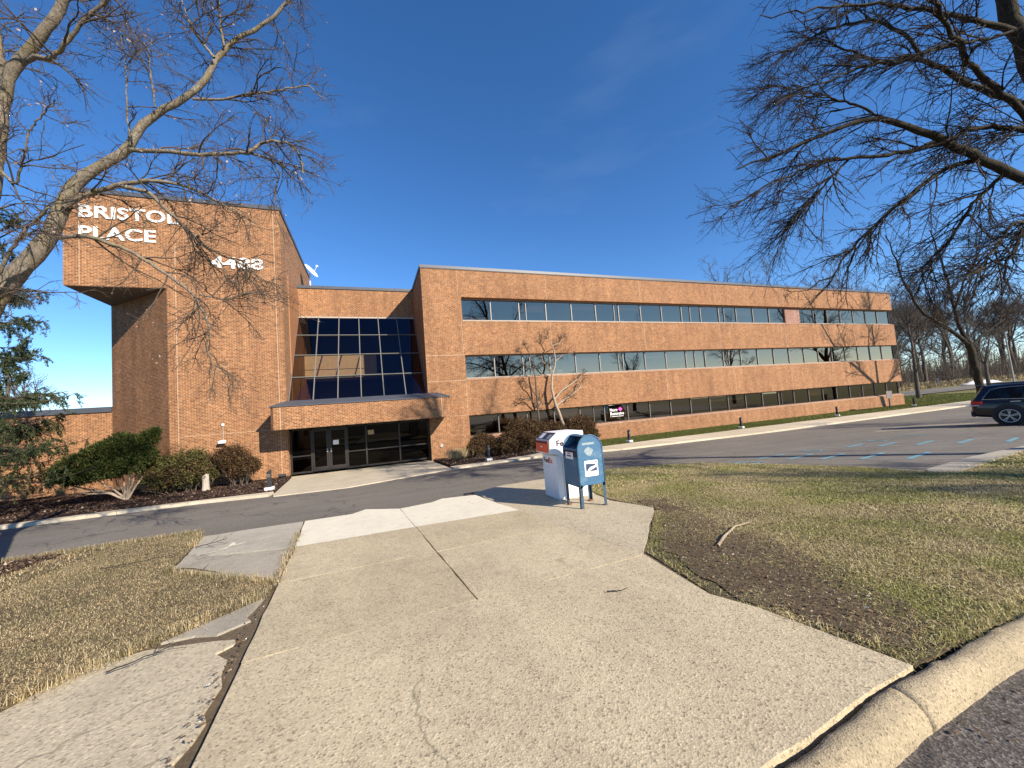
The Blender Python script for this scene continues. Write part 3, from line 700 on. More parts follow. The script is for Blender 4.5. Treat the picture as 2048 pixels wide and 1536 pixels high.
for i in range(NX):
    for j in range(NZ):
        a = ga + gd * (j / NZ) + gd.normalized() * .03; b = ga + gd * ((j + 1) / NZ) - gd.normalized() * .03; xa = TX + i * XW + .032; xb = xa + XW - .064
        e1, e2 = rng.normal(0, .003, 2)
        MB().add([(xa, a.y, a.z), (xb, a.y + e1, a.z), (xb, b.y + e1 + e2, b.z), (xa, b.y + e2, b.z)], [(0, 1, 2, 3)]).build('pane', M['glass_atrium'], atr, keep=True)
inn = MB().box(TX, X0, 31.0, 31.1, -.95, 10.2).build('atrium_wall', M['interior'], bld)
MB().box(TX, X0, 27.5, 31, 10.0, 10.1).build('atrium_ceiling', M['ceiling'], inn)
MB().box(TX, X0, 23.0, 31, -.96, -.94).build('lobby_floor', M['interior'], inn)
MB().box(TX + .01, .55, 28.6, 28.75, 4.75, 6.15).build('balcony_front', M['interior_beige'], inn)
MB().box(TX + .01, X0, 28.75, 31, 4.6, 4.8).build('balcony_floor', M['ceiling'], inn)
MB().box(TX + .01, X0, 29.5, 31, 1.9, 2.1).build('balcony_floor', M['ceiling'], inn)
MB().box(TX + .005, TX + .06, 24, 31, -.9, 10).build('wood_lining', M['wood'], inn)
for x, y, z in ((-2.6, 27.9, 9.7), (-2.3, 28.4, 9.95), (.9, 28.2, 9.95)): MB().lathe([(.0, -.02), (.09, -.02), (.09, .05), (0, .05)], 10, 'z', (x, y, z)).build('downlight', M['white'], inn)

# canopy
CX0, CX1, CY0, CZ0, CZ1 = -4.45, 4.08, 20.85, 1.42, 2.50
can = MB().prism([(CX0, YF - .004), (CX0, CY0 + .12), (CX0 + .12, CY0), (CX1 - .12, CY0), (CX1, CY0 + .12), (CX1, YF - .004)], CZ0, CZ1, 'z').build('canopy', M['brick'], bld, uv=True)
t0 = [(CX0 - .04, CY0 - .04), (CX1 + .04, CY0 - .04), (CX1 + .04, YF - .008), (CX0 - .04, YF - .008)]; t1 = [(CX0 + .55, CY0 + .62), (CX1 - .55, CY0 + .62), (CX1 - .55, YF - .008), (CX0 + .55, YF - .008)]
mb = MB(); mb.add([(x, y, CZ1 + .002) for x, y in t0] + [(x, y, CZ1 + .05) for x, y in t0] + [(x, y, CZ1 + .30) for x, y in t1],
    [(0, 3, 2, 1), (0, 1, 5, 4), (1, 2, 6, 5), (2, 3, 7, 6), (3, 0, 4, 7), (4, 5, 9, 8), (5, 6, 10, 9), (6, 7, 11, 10), (7, 4, 8, 11), (8, 9, 10, 11)]).build('coping', M['coping'], can)
MB().box(TX + .002, X0 - .002, YF - .02, 22.9, CZ1 + .01, CZ1 + .27).build('flashing', M['coping'], can)
MB().box(CX0 + .03, CX1 - .03, CY0 + .1, YF - .01, CZ0 - .012, CZ0 - .002).build('soffit', M['soffit'], can)
for x in (CX0 + .42, CX1 - .45): MB().box(x - .016, x + .016, CY0 - .004, CY0 + .01, CZ0 + .01, CZ1 - .01).build('control_joint', M['joint'], can)
# entrance screen
YE = 22.98
ent = MB().box(TX, X0, YE - .05, YE + .06, 2.25, 2.55).box(TX, X0, YE - .05, YE + .06, 1.28, 1.40).build('entrance_screen', M['bronze'], bld)
ex = [TX + .06, -3.04, -2.2, -1.29, -.32, 1.46, X0 - .06]
for x in ex: MB().box(x - .04, x + .04, YE - .05, YE + .05, -.97, 2.3).build('mullion', M['bronze'], ent)
for i, (a, b) in enumerate(zip(ex[:-1], ex[1:])):
    if i in (1, 2):
        dr = MB().box(a + .05, a + .13, YE - .03, YE + .02, -.93, 1.27).box(b - .13, b - .05, YE - .03, YE + .02, -.93, 1.27).box(a + .13, b - .13, YE - .03, YE + .02, 1.15, 1.27).box(a + .13, b - .13, YE - .03, YE + .02, -.93, -.72).build('door', M['bronze'], ent)
    else:
        MB().box(a + .04, b - .04, YE - .03, YE + .03, -.97, -.88).build('sill_rail', M['bronze'], ent)
        MB().box(a + .04, b - .04, YE - .03, YE + .03, -.10, -.04).build('transom', M['bronze'], ent)
    MB().add([(a + .04, YE, -.9), (b - .04, YE, -.9), (b - .04, YE + rng.normal(0, .002), 2.26), (a + .04, YE, 2.26)], [(0, 1, 2, 3)]).build('pane', M['glass_door'], ent, keep=True)
for x in (-2.28, -2.10): MB().box(x - .03, x + .03, YE - .10, YE - .06, .02, .22).build('door_handle', M['alu'], ent)
MB().box(-2.0, -1.72, YE - .012, YE - .008, .38, .62).build('door_notice', M['white'], ent)
MB().box(-.22, .1, YE - .012, YE - .008, .75, 1.0).build('door_notice', M['tan'], ent)
# fittings on the walls
sp = empty('wall_floodlight', (-6.79, YF, 1.0)); tag(sp, 'small white floodlight on a thin conduit low on the tower wall', 'floodlight')
MB().box(-.15, .15, -.28, -.10, .06, .17, Matrix.Rotation(.35, 4, 'X')).build('lamp_head', M['white'], sp, False, .02)
MB().tube([(0, -.02, .15), (0, -.02, .85)], .014, 6).build('conduit', M['drip'], sp, False)
MB().tube([(0, 0, .12), (0, -.16, .12)], .02, 6).box(-.05, .05, -.05, 0, .82, .93).build('bracket', M['white'], sp, False)
tag(MB().lathe([(0, -.05), (.09, -.05), (.11, -.03), (.11, 0)], 14, 'y', (3.75, YF, -.25)).build('wall_outlet', M['drip'], None), 'round pale fitting on brick pier beside the entrance', 'wall fitting')
dish = empty('satellite_dish', (-3.45, 28.6, 10.49)); tag(dish, 'white satellite dish on the roof beside the sign tower', 'satellite dish')
MB().tube([(0, 0, 0), (0, 0, 1.35)], .04, 8).build('mast', M['white'], dish, False)
prof = [(r, .10 * (r / .55) ** 2) for r in (0.01, .15, .3, .45, .55)]
MD_ = Matrix.Translation((0.05, -.1, 1.45)) @ Matrix.Rotation(math.radians(52), 4, 'Y') @ Matrix.Rotation(math.radians(20), 4, 'X')
mb = MB().lathe(prof, 20, 'z'); mb.v = [tuple(MD_ @ Vector(v)) for v in mb.v]; mb.build('reflector', M['white'], dish, False, smooth=True)
mb = MB().tube([(0, .45, .08), (0.0, .1, .55)], .02, 6).box(-.06, .06, .02, .14, .5, .62); mb.v = [tuple(MD_ @ Vector(v)) for v in mb.v]; mb.build('feed_arm', M['white'], dish, False)
#@@
# ------------------------------------------------------------------ plants: growth tools
def unit(v): return v / np.maximum(np.linalg.norm(v, axis=-1, keepdims=True), 1e-9)

def resample(limb, K, wob=.0, r=rng):
    A = np.array(limb, float); L = np.concatenate([[0], np.cumsum(np.linalg.norm(np.diff(A[:, :3], axis=0), axis=1))])
    t = np.linspace(0, L[-1], K); B = np.stack([np.interp(t, L, A[:, k]) for k in range(4)], 1)
    S = B.copy(); S[1:-1] = (B[:-2] + 2 * B[1:-1] + B[2:]) / 4; S[:, 3] *= 1 + .05 * np.sin(np.arange(K) * 2.1 + A[0, 0])
    if wob: S[1:-1, :3] += r.normal(0, wob, (K - 2, 3)) * np.linspace(.3, 1, K - 2)[:, None]
    return S[:, :3], S[:, 3]

def spawn(r, P, R, n, t0, t1, ang, length, K, wander, bias=(0, 0, 0), grav=0., rmax=.02, rend=.003, lenpow=.5, angj=.35, byr=False):
    """n children on each parent branch; P (M,K0,3), R (M,K0)"""
    Mn, K0 = R.shape; idx = np.repeat(np.arange(Mn), n); N = len(idx)
    if N == 0: return np.zeros((0, K, 3)), np.zeros((0, K))
    t = r.uniform(t0, t1, N) * (K0 - 1.001); i = t.astype(int); fr = (t - i)[:, None]
    p = P[idx, i] * (1 - fr) + P[idx, i + 1] * fr; tan = unit(P[idx, i + 1] - P[idx, i])
    rp = R[idx, i] * (1 - fr[:, 0]) + R[idx, i + 1] * fr[:, 0]
    perp = unit(np.cross(tan, r.normal(size=(N, 3)))); a = ang + r.normal(0, angj, N)
    d = unit(np.cos(a)[:, None] * tan + np.sin(a)[:, None] * perp + np.array(bias) * r.uniform(.3, 1.3, (N, 1)))
    plen = np.linalg.norm(np.diff(P, axis=1), axis=2).sum(1)[idx]
    L = (length if np.isscalar(length) else r.uniform(length[0], length[1], N)) * (1 - .55 * t / (K0 - 1)) * r.uniform(.55, 1.25, N) * np.ones(N)
    st = (L / (K - 1))[:, None]; out = np.empty((N, K, 3)); out[:, 0] = p
    for k in range(1, K):
        d = unit(d + r.normal(0, wander, (N, 3)) + np.array([0, 0, -grav]))
        out[:, k] = out[:, k - 1] + d * st
    r0 = np.minimum(rp * .75, np.minimum(rmax, .004 + L * .016))
    rad = r0[:, None] + (np.minimum(rend, r0 * .6) - r0)[:, None] * np.linspace(0, 1, K)[None] ** .8
    return out, rad

def tubes(P, R, S):
    N, K, _ = P.shape
    tan = unit(np.gradient(P, axis=1)); ref = unit(np.random.default_rng(3).normal(size=(N, 1, 3))) + np.zeros_like(tan)
    u = unit(np.cross(tan, ref)); v = np.cross(tan, u)
    a = np.arange(S) * 2 * PI / S
    V = P[:, :, None, :] + R[:, :, None, None] * (np.cos(a)[:, None] * u[:, :, None, :] + np.sin(a)[:, None] * v[:, :, None, :])
    base = (np.arange(N) * K * S)[:, None, None]; k = np.arange(K - 1)[None, :, None] * S; s = np.arange(S)[None, None, :]; s2 = (s + 1) % S
    F = np.stack([base + k + s, base + k + s2, base + k + S + s2, base + k + S + s], -1).reshape(-1, 4)
    return V.reshape(-1, 3), F

def leaf_quads(C, size, aspect=2.0, r=rng, D=None, droop=0.):
    """one bent-free quad per centre; D optional long axis"""
    N = len(C); size = np.broadcast_to(np.asarray(size, float), (N,))
    if D is None: D = r.normal(size=(N, 3)); 
    D = unit(D + np.array([0, 0, -droop])); W_ = unit(np.cross(D, r.normal(size=(N, 3))))
    l = (size / 2)[:, None] * D; w = (size / 2 / aspect)[:, None] * W_
    V = np.stack([C - l, C + w, C + l, C - w], 1)
    return V.reshape(-1, 3), np.arange(N * 4).reshape(N, 4)

def tree_thing(name, base, trunk, crown, tm, cm, label, cat='tree', group=None, extra=()):
    t = empty(name, base); tag(t, label, cat, group)
    link_mesh('trunk', mesh_np(*trunk), tm, t, True, True)
    link_mesh('crown', mesh_np(*crown), cm, t, True, False)
    for nm, g, mt in extra:
        o = link_mesh(nm, mesh_np(*g), mt, t, True); o['kind'] = 'stuff'
    return t

LEFT_LIMBS = [
    [(-6.10, 9.04, -0.43, 0.344), (-6.07, 8.97, 0.39, 0.300), (-6.05, 8.89, 1.60, 0.276), (-6.04, 8.81, 2.73, 0.276), (-6.03, 8.76, 3.38, 0.292)],
    [(-6.09, 8.82, 2.90, 0.276), (-5.93, 8.78, 3.72, 0.262), (-5.66, 8.73, 4.21, 0.241), (-5.27, 8.63, 4.67, 0.214), (-4.96, 8.56, 5.07, 0.195), (-4.85, 8.57, 5.51, 0.176), (-4.74, 8.58, 5.93, 0.161), (-4.53, 8.56, 6.26, 0.149), (-4.16, 8.49, 6.50, 0.133), (-3.80, 8.41, 6.76, 0.121), (-3.76, 8.45, 7.08, 0.113), (-3.52, 8.42, 7.44, 0.105), (-2.94, 8.26, 7.75, 0.093), (-2.58, 8.18, 8.16, 0.084), (-2.41, 8.17, 8.61, 0.076), (-2.17, 8.13, 9.00, 0.067), (-1.64, 7.99, 9.26, 0.058), (-1.27, 7.91, 9.66, 0.049), (-0.78, 7.76, 10.31, 0.039), (-0.41, 7.66, 10.86, 0.030)],
    [(-3.80, 8.35, 6.70, 0.067), (-3.23, 8.22, 6.69, 0.061), (-2.67, 8.09, 6.62, 0.055), (-1.84, 7.85, 6.65, 0.049), (-1.66, 7.85, 6.88, 0.043), (-1.21, 7.75, 6.89, 0.037), (-1.03, 7.77, 6.73, 0.030), (-0.99, 7.86, 6.39, 0.024)],
    [(-1.86, 7.95, 6.69, 0.032), (-1.54, 7.90, 6.61, 0.027), (-1.39, 7.93, 6.38, 0.020), (-1.53, 8.09, 5.91, 0.014)],
    [(-2.81, 8.23, 7.78, 0.042), (-2.37, 8.17, 7.81, 0.037), (-1.68, 8.01, 7.97, 0.031), (-1.16, 7.91, 8.09, 0.026), (-0.80, 7.88, 8.20, 0.021), (-0.55, 7.91, 7.99, 0.015)],
    [(-4.71, 8.44, 5.61, 0.081), (-4.46, 8.42, 5.81, 0.071), (-3.90, 8.29, 6.02, 0.061), (-3.37, 8.17, 6.09, 0.051), (-2.91, 8.10, 6.02, 0.040), (-2.45, 8.03, 5.77, 0.029), (-1.80, 7.91, 5.33, 0.018)],
    [(-3.90, 8.22, 5.96, 0.060), (-3.42, 8.14, 5.85, 0.054), (-3.17, 8.16, 5.52, 0.047), (-2.75, 8.12, 5.06, 0.040), (-2.59, 8.16, 4.88, 0.033), (-2.20, 8.12, 4.71, 0.026), (-1.76, 8.07, 4.33, 0.019)],
    [(-4.79, 8.40, 5.03, 0.063), (-4.38, 8.32, 5.07, 0.056), (-3.72, 8.17, 4.80, 0.049), (-3.23, 8.09, 4.41, 0.043), (-2.78, 8.03, 4.00, 0.036), (-2.59, 8.07, 3.48, 0.028), (-2.68, 8.21, 3.02, 0.021), (-2.52, 8.25, 2.61, 0.014)],
    [(-2.74, 8.13, 4.04, 0.027), (-2.33, 7.99, 3.92, 0.021), (-1.91, 7.82, 4.02, 0.015), (-1.66, 7.74, 3.95, 0.009)],
    [(-6.09, 8.80, 3.22, 0.186), (-5.90, 8.60, 4.66, 0.175), (-5.58, 8.40, 5.59, 0.164), (-5.39, 8.25, 6.36, 0.152), (-5.26, 8.13, 7.13, 0.141), (-5.05, 7.99, 7.61, 0.130), (-4.59, 7.77, 8.04, 0.119), (-4.24, 7.58, 8.53, 0.108), (-3.86, 7.38, 9.15, 0.097), (-3.60, 7.22, 9.73, 0.086)],
    [(-5.24, 8.11, 7.20, 0.088), (-5.17, 7.93, 7.82, 0.078), (-5.15, 7.78, 8.33, 0.069), (-5.15, 7.64, 8.83, 0.061)],
    [(-4.95, 7.97, 7.67, 0.068), (-4.68, 7.79, 7.71, 0.061), (-4.41, 7.63, 7.58, 0.055), (-4.15, 7.45, 7.70, 0.048), (-3.82, 7.24, 8.00, 0.042), (-3.43, 7.01, 8.19, 0.036), (-3.05, 6.78, 8.32, 0.030)],
    [(-3.76, 8.33, 6.77, 0.027), (-3.78, 8.26, 7.38, 0.021), (-3.74, 8.17, 8.06, 0.015), (-3.78, 8.10, 8.73, 0.009)],
    [(-3.37, 8.24, 7.51, 0.023), (-3.39, 8.14, 8.12, 0.018), (-3.38, 8.04, 8.45, 0.013), (-3.78, 8.09, 8.90, 0.009)],
    [(-2.40, 8.03, 8.51, 0.042), (-2.62, 8.05, 8.82, 0.034), (-2.78, 8.05, 9.17, 0.026), (-2.93, 8.04, 9.70, 0.018)],
    [(-2.25, 8.06, 8.81, 0.038), (-2.28, 7.99, 9.16, 0.028), (-2.27, 7.90, 9.75, 0.019)],
    [(-6.02, 8.75, 3.54, 0.057), (-5.59, 8.44, 4.12, 0.049), (-5.18, 8.14, 4.64, 0.041), (-4.82, 7.88, 4.96, 0.034), (-4.40, 7.61, 5.18, 0.027)],
    [(-6.08, 8.76, 3.71, 0.195), (-6.43, 8.54, 4.60, 0.150), (-6.80, 8.35, 5.26, 0.109), (-6.90, 8.06, 5.97, 0.071)],
    [(-5.35, 8.22, 6.01, 0.036), (-5.05, 8.03, 5.69, 0.030), (-4.86, 7.84, 5.92, 0.025), (-4.63, 7.61, 6.37, 0.020), (-4.18, 7.31, 6.70, 0.015)],
]
RIGHT_LIMBS = [
    [(15.83, 3.55, -0.71, 0.398), (15.69, 3.51, 0.78, 0.341), (15.49, 3.43, 3.07, 0.318), (15.21, 3.40, 5.13, 0.307), (14.75, 3.41, 7.56, 0.284), (14.18, 3.50, 9.31, 0.262), (13.71, 3.49, 10.59, 0.214), (13.38, 3.40, 12.06, 0.156)],
    [(15.12, 3.41, 5.37, 0.193), (14.28, 3.57, 5.68, 0.174), (13.26, 3.78, 6.09, 0.154), (12.31, 3.97, 6.44, 0.136), (11.48, 4.12, 6.78, 0.118), (10.82, 4.22, 6.95, 0.100), (10.16, 4.32, 7.02, 0.083), (9.42, 4.47, 6.88, 0.066), (8.31, 4.77, 6.45, 0.050), (7.41, 4.99, 6.09, 0.034), (6.87, 5.07, 5.89, 0.019)],
    [(11.94, 4.09, 6.61, 0.081), (11.17, 4.26, 6.46, 0.070), (10.31, 4.47, 6.32, 0.058), (9.38, 4.69, 6.25, 0.047), (8.47, 4.92, 6.02, 0.036), (7.66, 5.12, 5.69, 0.025), (6.93, 5.30, 5.28, 0.015)],
    [(14.87, 3.40, 6.89, 0.097), (14.20, 3.59, 6.97, 0.088), (13.52, 3.77, 7.09, 0.080), (12.90, 3.94, 7.02, 0.071), (12.18, 4.16, 6.82, 0.063), (11.68, 4.29, 6.68, 0.055)],
    [(14.71, 3.42, 7.50, 0.125), (14.43, 3.63, 7.64, 0.115), (13.90, 3.90, 8.05, 0.105), (13.36, 4.19, 8.48, 0.094), (12.96, 4.41, 8.96, 0.083), (12.76, 4.57, 9.31, 0.072), (12.46, 4.79, 9.25, 0.061), (11.93, 5.08, 9.44, 0.049), (11.46, 5.34, 9.84, 0.037), (11.01, 5.58, 10.25, 0.025)],
    [(12.98, 4.59, 9.35, 0.073), (12.68, 4.68, 9.91, 0.064), (12.15, 4.87, 10.31, 0.055), (11.66, 5.06, 10.42, 0.046), (10.87, 5.39, 10.23, 0.037), (10.06, 5.73, 9.84, 0.028), (9.49, 5.97, 9.69, 0.018)],
    [(14.24, 3.49, 9.19, 0.114), (13.53, 3.61, 9.35, 0.096), (12.53, 3.85, 9.51, 0.079), (11.35, 4.16, 9.70, 0.063), (10.28, 4.43, 9.71, 0.047), (9.34, 4.67, 9.53, 0.031), (8.02, 5.04, 9.41, 0.016)],
    [(14.33, 3.44, 9.35, 0.057), (12.95, 3.69, 8.88, 0.049), (11.91, 3.79, 8.58, 0.041), (10.52, 4.04, 8.15, 0.033), (9.39, 4.18, 7.80, 0.026), (8.04, 4.42, 7.22, 0.020), (7.20, 4.46, 6.77, 0.014)],
    [(13.00, 3.93, 6.34, 0.083), (12.23, 4.24, 6.21, 0.074), (11.60, 4.52, 5.78, 0.065), (11.07, 4.75, 5.38, 0.055), (10.59, 4.98, 4.93, 0.046), (10.11, 5.21, 4.41, 0.036), (9.68, 5.41, 3.95, 0.026), (9.32, 5.58, 3.74, 0.017)],
    [(13.61, 3.83, 6.02, 0.067), (13.13, 4.17, 5.54, 0.058), (12.95, 4.39, 5.05, 0.049), (12.66, 4.66, 4.54, 0.039), (12.36, 4.93, 4.15, 0.028), (12.07, 5.18, 3.98, 0.018)],
    [(15.29, 3.41, 4.45, 0.080), (14.03, 3.63, 4.75, 0.065), (13.22, 3.69, 4.84, 0.052), (12.44, 3.79, 4.16, 0.039), (11.70, 3.86, 3.66, 0.027), (10.89, 3.95, 3.30, 0.015)],
    [(15.21, 3.40, 5.02, 0.068), (14.05, 3.65, 5.08, 0.054), (13.45, 3.72, 4.54, 0.041), (12.83, 3.81, 3.76, 0.028), (12.43, 3.82, 3.10, 0.016)],
    [(10.72, 4.40, 7.15, 0.043), (10.18, 4.78, 7.74, 0.035), (9.49, 5.22, 8.24, 0.026), (8.86, 5.64, 8.58, 0.017)],
    [(9.64, 4.65, 6.29, 0.037), (9.20, 4.92, 5.80, 0.028), (8.74, 5.19, 5.24, 0.019), (8.39, 5.42, 4.88, 0.011)],
    [(15.37, 3.41, 3.98, 0.193), (15.66, 2.96, 5.41, 0.148), (15.99, 2.51, 6.54, 0.104), (16.75, 1.96, 6.93, 0.063)],
    [(14.72, 3.41, 7.62, 0.159), (16.24, 3.15, 9.55, 0.113), (18.18, 2.73, 11.29, 0.062)],
    [(14.95, 3.43, 6.18, 0.125), (13.30, 3.41, 7.19, 0.099), (11.47, 3.49, 7.86, 0.075), (10.29, 3.33, 8.39, 0.054), (9.16, 3.17, 8.62, 0.035)],
    [(13.71, 3.49, 10.59, 0.214), (12.28, 3.66, 11.22, 0.168), (10.88, 3.84, 11.48, 0.125), (9.45, 4.04, 11.59, 0.086), (8.10, 4.23, 11.48, 0.048)],
    [(13.61, 3.46, 11.50, 0.214), (12.80, 3.65, 13.25, 0.165), (11.81, 3.93, 14.56, 0.116), (10.80, 4.25, 15.43, 0.067)],
    [(13.39, 3.40, 12.05, 0.228), (13.28, 3.19, 14.12, 0.172), (12.80, 3.16, 15.73, 0.118), (12.22, 3.18, 17.10, 0.064)],
    [(13.66, 3.48, 10.93, 0.157), (13.06, 3.94, 11.34, 0.133), (12.21, 4.49, 11.83, 0.107), (11.28, 5.09, 12.09, 0.079), (10.51, 5.64, 12.15, 0.050)],
    [(14.70, 3.42, 7.67, 0.148), (14.23, 2.65, 8.46, 0.099), (13.47, 2.01, 8.96, 0.058), (12.23, 1.58, 9.03, 0.024)],
    [(14.43, 3.45, 8.72, 0.148), (16.14, 3.06, 10.94, 0.115), (17.46, 2.80, 13.24, 0.078), (18.36, 2.69, 15.72, 0.038)],
    [(15.21, 3.40, 5.13, 0.148), (17.18, 2.86, 6.53, 0.113), (19.32, 2.28, 7.50, 0.076), (21.52, 1.70, 8.04, 0.037)],
    [(14.95, 3.42, 6.29, 0.148), (15.77, 2.59, 7.69, 0.105), (16.43, 1.84, 8.73, 0.065), (16.57, 1.33, 9.27, 0.029)],
]
MID_LIMBS = [
    [(50.40, 17.23, -1.34, 0.569), (50.10, 17.24, 0.08, 0.460), (49.79, 17.23, 2.08, 0.394), (49.38, 17.26, 3.86, 0.394), (49.09, 17.32, 4.54, 0.416)],
    [(49.27, 17.28, 4.09, 0.263), (47.57, 17.50, 5.38, 0.235), (46.15, 17.65, 6.02, 0.207), (44.55, 17.86, 6.84, 0.180), (43.45, 17.88, 7.60, 0.153), (42.62, 17.79, 8.70, 0.127), (41.51, 17.76, 10.34, 0.101), (40.61, 17.64, 12.14, 0.075), (39.70, 17.57, 13.29, 0.051)],
    [(49.20, 17.30, 4.31, 0.285), (49.01, 17.58, 5.93, 0.243), (49.12, 17.74, 7.78, 0.201), (49.11, 17.90, 10.11, 0.157), (49.02, 18.10, 12.50, 0.113), (48.70, 18.38, 14.94, 0.069)],
    [(49.56, 17.18, 4.06, 0.175), (50.65, 16.85, 4.88, 0.148), (51.91, 16.46, 5.68, 0.121), (53.85, 15.76, 7.33, 0.094), (55.36, 15.25, 8.58, 0.067)],
    [(48.31, 17.43, 7.23, 0.153), (48.79, 16.93, 9.32, 0.116), (49.67, 16.29, 11.35, 0.079), (49.93, 15.88, 13.42, 0.043)],
    [(45.16, 17.60, 6.26, 0.085), (45.07, 17.37, 7.58, 0.070), (44.83, 17.18, 9.02, 0.056), (43.99, 17.19, 10.91, 0.042)],
]
SMALL_A = [
    [(11.65, 22.00, -0.84, 0.208), (11.58, 22.00, -0.04, 0.190), (11.37, 22.10, 0.94, 0.173), (10.98, 21.92, 1.67, 0.154), (10.89, 21.91, 2.25, 0.136), (10.92, 22.08, 3.16, 0.119), (11.14, 22.11, 3.86, 0.102), (11.40, 22.10, 4.44, 0.085), (11.26, 21.98, 5.14, 0.066), (11.04, 21.89, 5.52, 0.048)],
    [(10.98, 22.00, 1.93, 0.112), (11.53, 22.00, 2.47, 0.093), (12.46, 22.08, 2.98, 0.074), (13.25, 22.07, 3.38, 0.054), (13.41, 22.08, 3.71, 0.033)],
    [(11.08, 22.00, 1.53, 0.128), (11.69, 22.00, 1.88, 0.109), (12.58, 22.07, 2.32, 0.090), (13.08, 22.01, 2.78, 0.070), (13.25, 22.04, 3.18, 0.050)],
    [(11.07, 22.00, 3.69, 0.064), (10.62, 22.00, 4.25, 0.044), (10.16, 21.97, 4.78, 0.024)],
    [(11.19, 22.00, 5.41, 0.048), (11.75, 22.00, 5.66, 0.034), (12.29, 22.08, 6.14, 0.020)],
    [(11.12, 22.00, 5.47, 0.048), (10.85, 22.00, 6.06, 0.034), (10.79, 22.09, 6.48, 0.019)],
    [(11.35, 22.00, 4.43, 0.048), (11.86, 22.00, 4.81, 0.034), (12.74, 21.90, 4.93, 0.020)],
    [(11.61, 22.00, -0.11, 0.112), (11.98, 22.00, 0.31, 0.089), (12.03, 21.91, 0.63, 0.064)],
]
SMALL_B = [
    [(9.81, 22.15, -0.51, 0.126), (9.89, 22.15, 0.42, 0.112), (9.93, 22.25, 1.53, 0.100), (9.84, 22.19, 2.32, 0.086), (9.93, 22.08, 3.11, 0.072), (9.73, 22.12, 3.91, 0.059), (9.79, 22.25, 4.73, 0.046), (9.96, 22.25, 5.05, 0.032)],
    [(9.85, 22.15, 2.26, 0.063), (9.39, 22.15, 2.92, 0.043), (8.93, 22.26, 3.45, 0.024)],
    [(9.89, 22.15, 1.53, 0.063), (9.39, 22.15, 2.13, 0.041), (8.64, 22.13, 2.14, 0.019)],
    [(9.74, 22.15, 3.85, 0.063), (9.23, 22.15, 4.32, 0.043), (8.53, 22.05, 4.39, 0.023)],
    [(9.82, 22.15, 3.98, 0.056), (10.28, 22.15, 4.38, 0.038), (10.99, 22.18, 4.27, 0.019)],
    [(9.75, 22.15, 4.72, 0.040), (9.48, 22.15, 5.20, 0.028), (9.23, 22.06, 5.51, 0.016)],
    [(9.89, 22.15, 1.53, 0.047), (10.21, 22.15, 1.98, 0.032), (10.25, 22.26, 2.30, 0.016)],
]

# big tree at the left edge
def limbs_pr(limbs, K, wob, r):
    A = [resample(l, K, wob, r) for l in limbs]; return np.stack([a[0] for a in A]), np.stack([a[1] for a in A])
r_ = np.random.default_rng(11)
P0, R0 = limbs_pr(LEFT_LIMBS, 44, .010, r_); R0 = R0 * .60
side, sr = P0[1:], R0[1:]
b1, q1 = spawn(r_, side, sr, 11, .12, 1., .9, (.8, 1.9), 11, .16, (.15, -.05, .15), .05, .017, .0045)
hang, qh = spawn(r_, side[[4, 5, 6, 1, 0]], sr[[4, 5, 6, 1, 0]], 12, .35, 1., 1.0, (.8, 1.9), 11, .13, (.1, 0, -.35), .10, .014, .0045)
b1 = np.concatenate([b1, hang]); q1 = np.concatenate([q1, qh])
b2, q2 = spawn(r_, b1, q1, 8, .15, 1., .75, (.35, .8), 7, .18, (.05, 0, -.02), .05, .007, .003)
b3, q3 = spawn(r_, b2, q2, 4, .2, 1., .7, (.14, .34), 5, .2, (0, 0, .03), .0, .0045, .0022)
ends = np.concatenate([b3[r_.random(len(b3)) < .09][:, -1], b2[r_.random(len(b2)) < .12][:, -1]]); ends = ends + r_.normal(0, .015, ends.shape)
lf = leaf_quads(ends, r_.uniform(.025, .065, len(ends)), 1.8, r_, None, .6)
tree_thing('maple_tree', (-6.35, 9.13, -.42), tubes(P0, R0, 10), cat_np([tubes(b1, q1, 5), tubes(b2, q2, 4), tubes(b3, q3, 3)]), M['bark_left'], M['twig_left'],
           'big bare grey barked tree with lichen at the left edge, few withered leaves', extra=[('withered_leaves', lf, M['bud_leaf'])])

# big dark tree at the right edge
r_ = np.random.default_rng(5)
P0, R0 = limbs_pr(RIGHT_LIMBS, 26, .03, r_); R0 = R0 * .62
side, sr = P0[1:], R0[1:]
b1, q1 = spawn(r_, side, sr, 21, .08, 1., .55, (1.1, 2.9), 12, .10, (-.42, .12, -.20), .03, .018, .005, angj=.3)
b2, q2 = spawn(r_, b1, q1, 10, .12, 1., .6, (.5, 1.3), 8, .15, (-.22, .05, -.08), .015, .009, .0042, angj=.35)
b3, q3 = spawn(r_, b2, q2, 5, .2, 1., .8, (.07, .26), 4, .25, (-.05, 0, .03), .0, .0065, .0036)
tree_thing('locust_tree', (14.3, 4.0, -.4), tubes(P0, R0, 10), cat_np([tubes(b1, q1, 5), tubes(b2, q2, 4), tubes(b3, q3, 3)]), M['bark_right'], M['twig_right'],
           'big dark bare tree whose drooping limbs reach in from the right edge')
print('right twigs', len(b1), len(b2), len(b3))

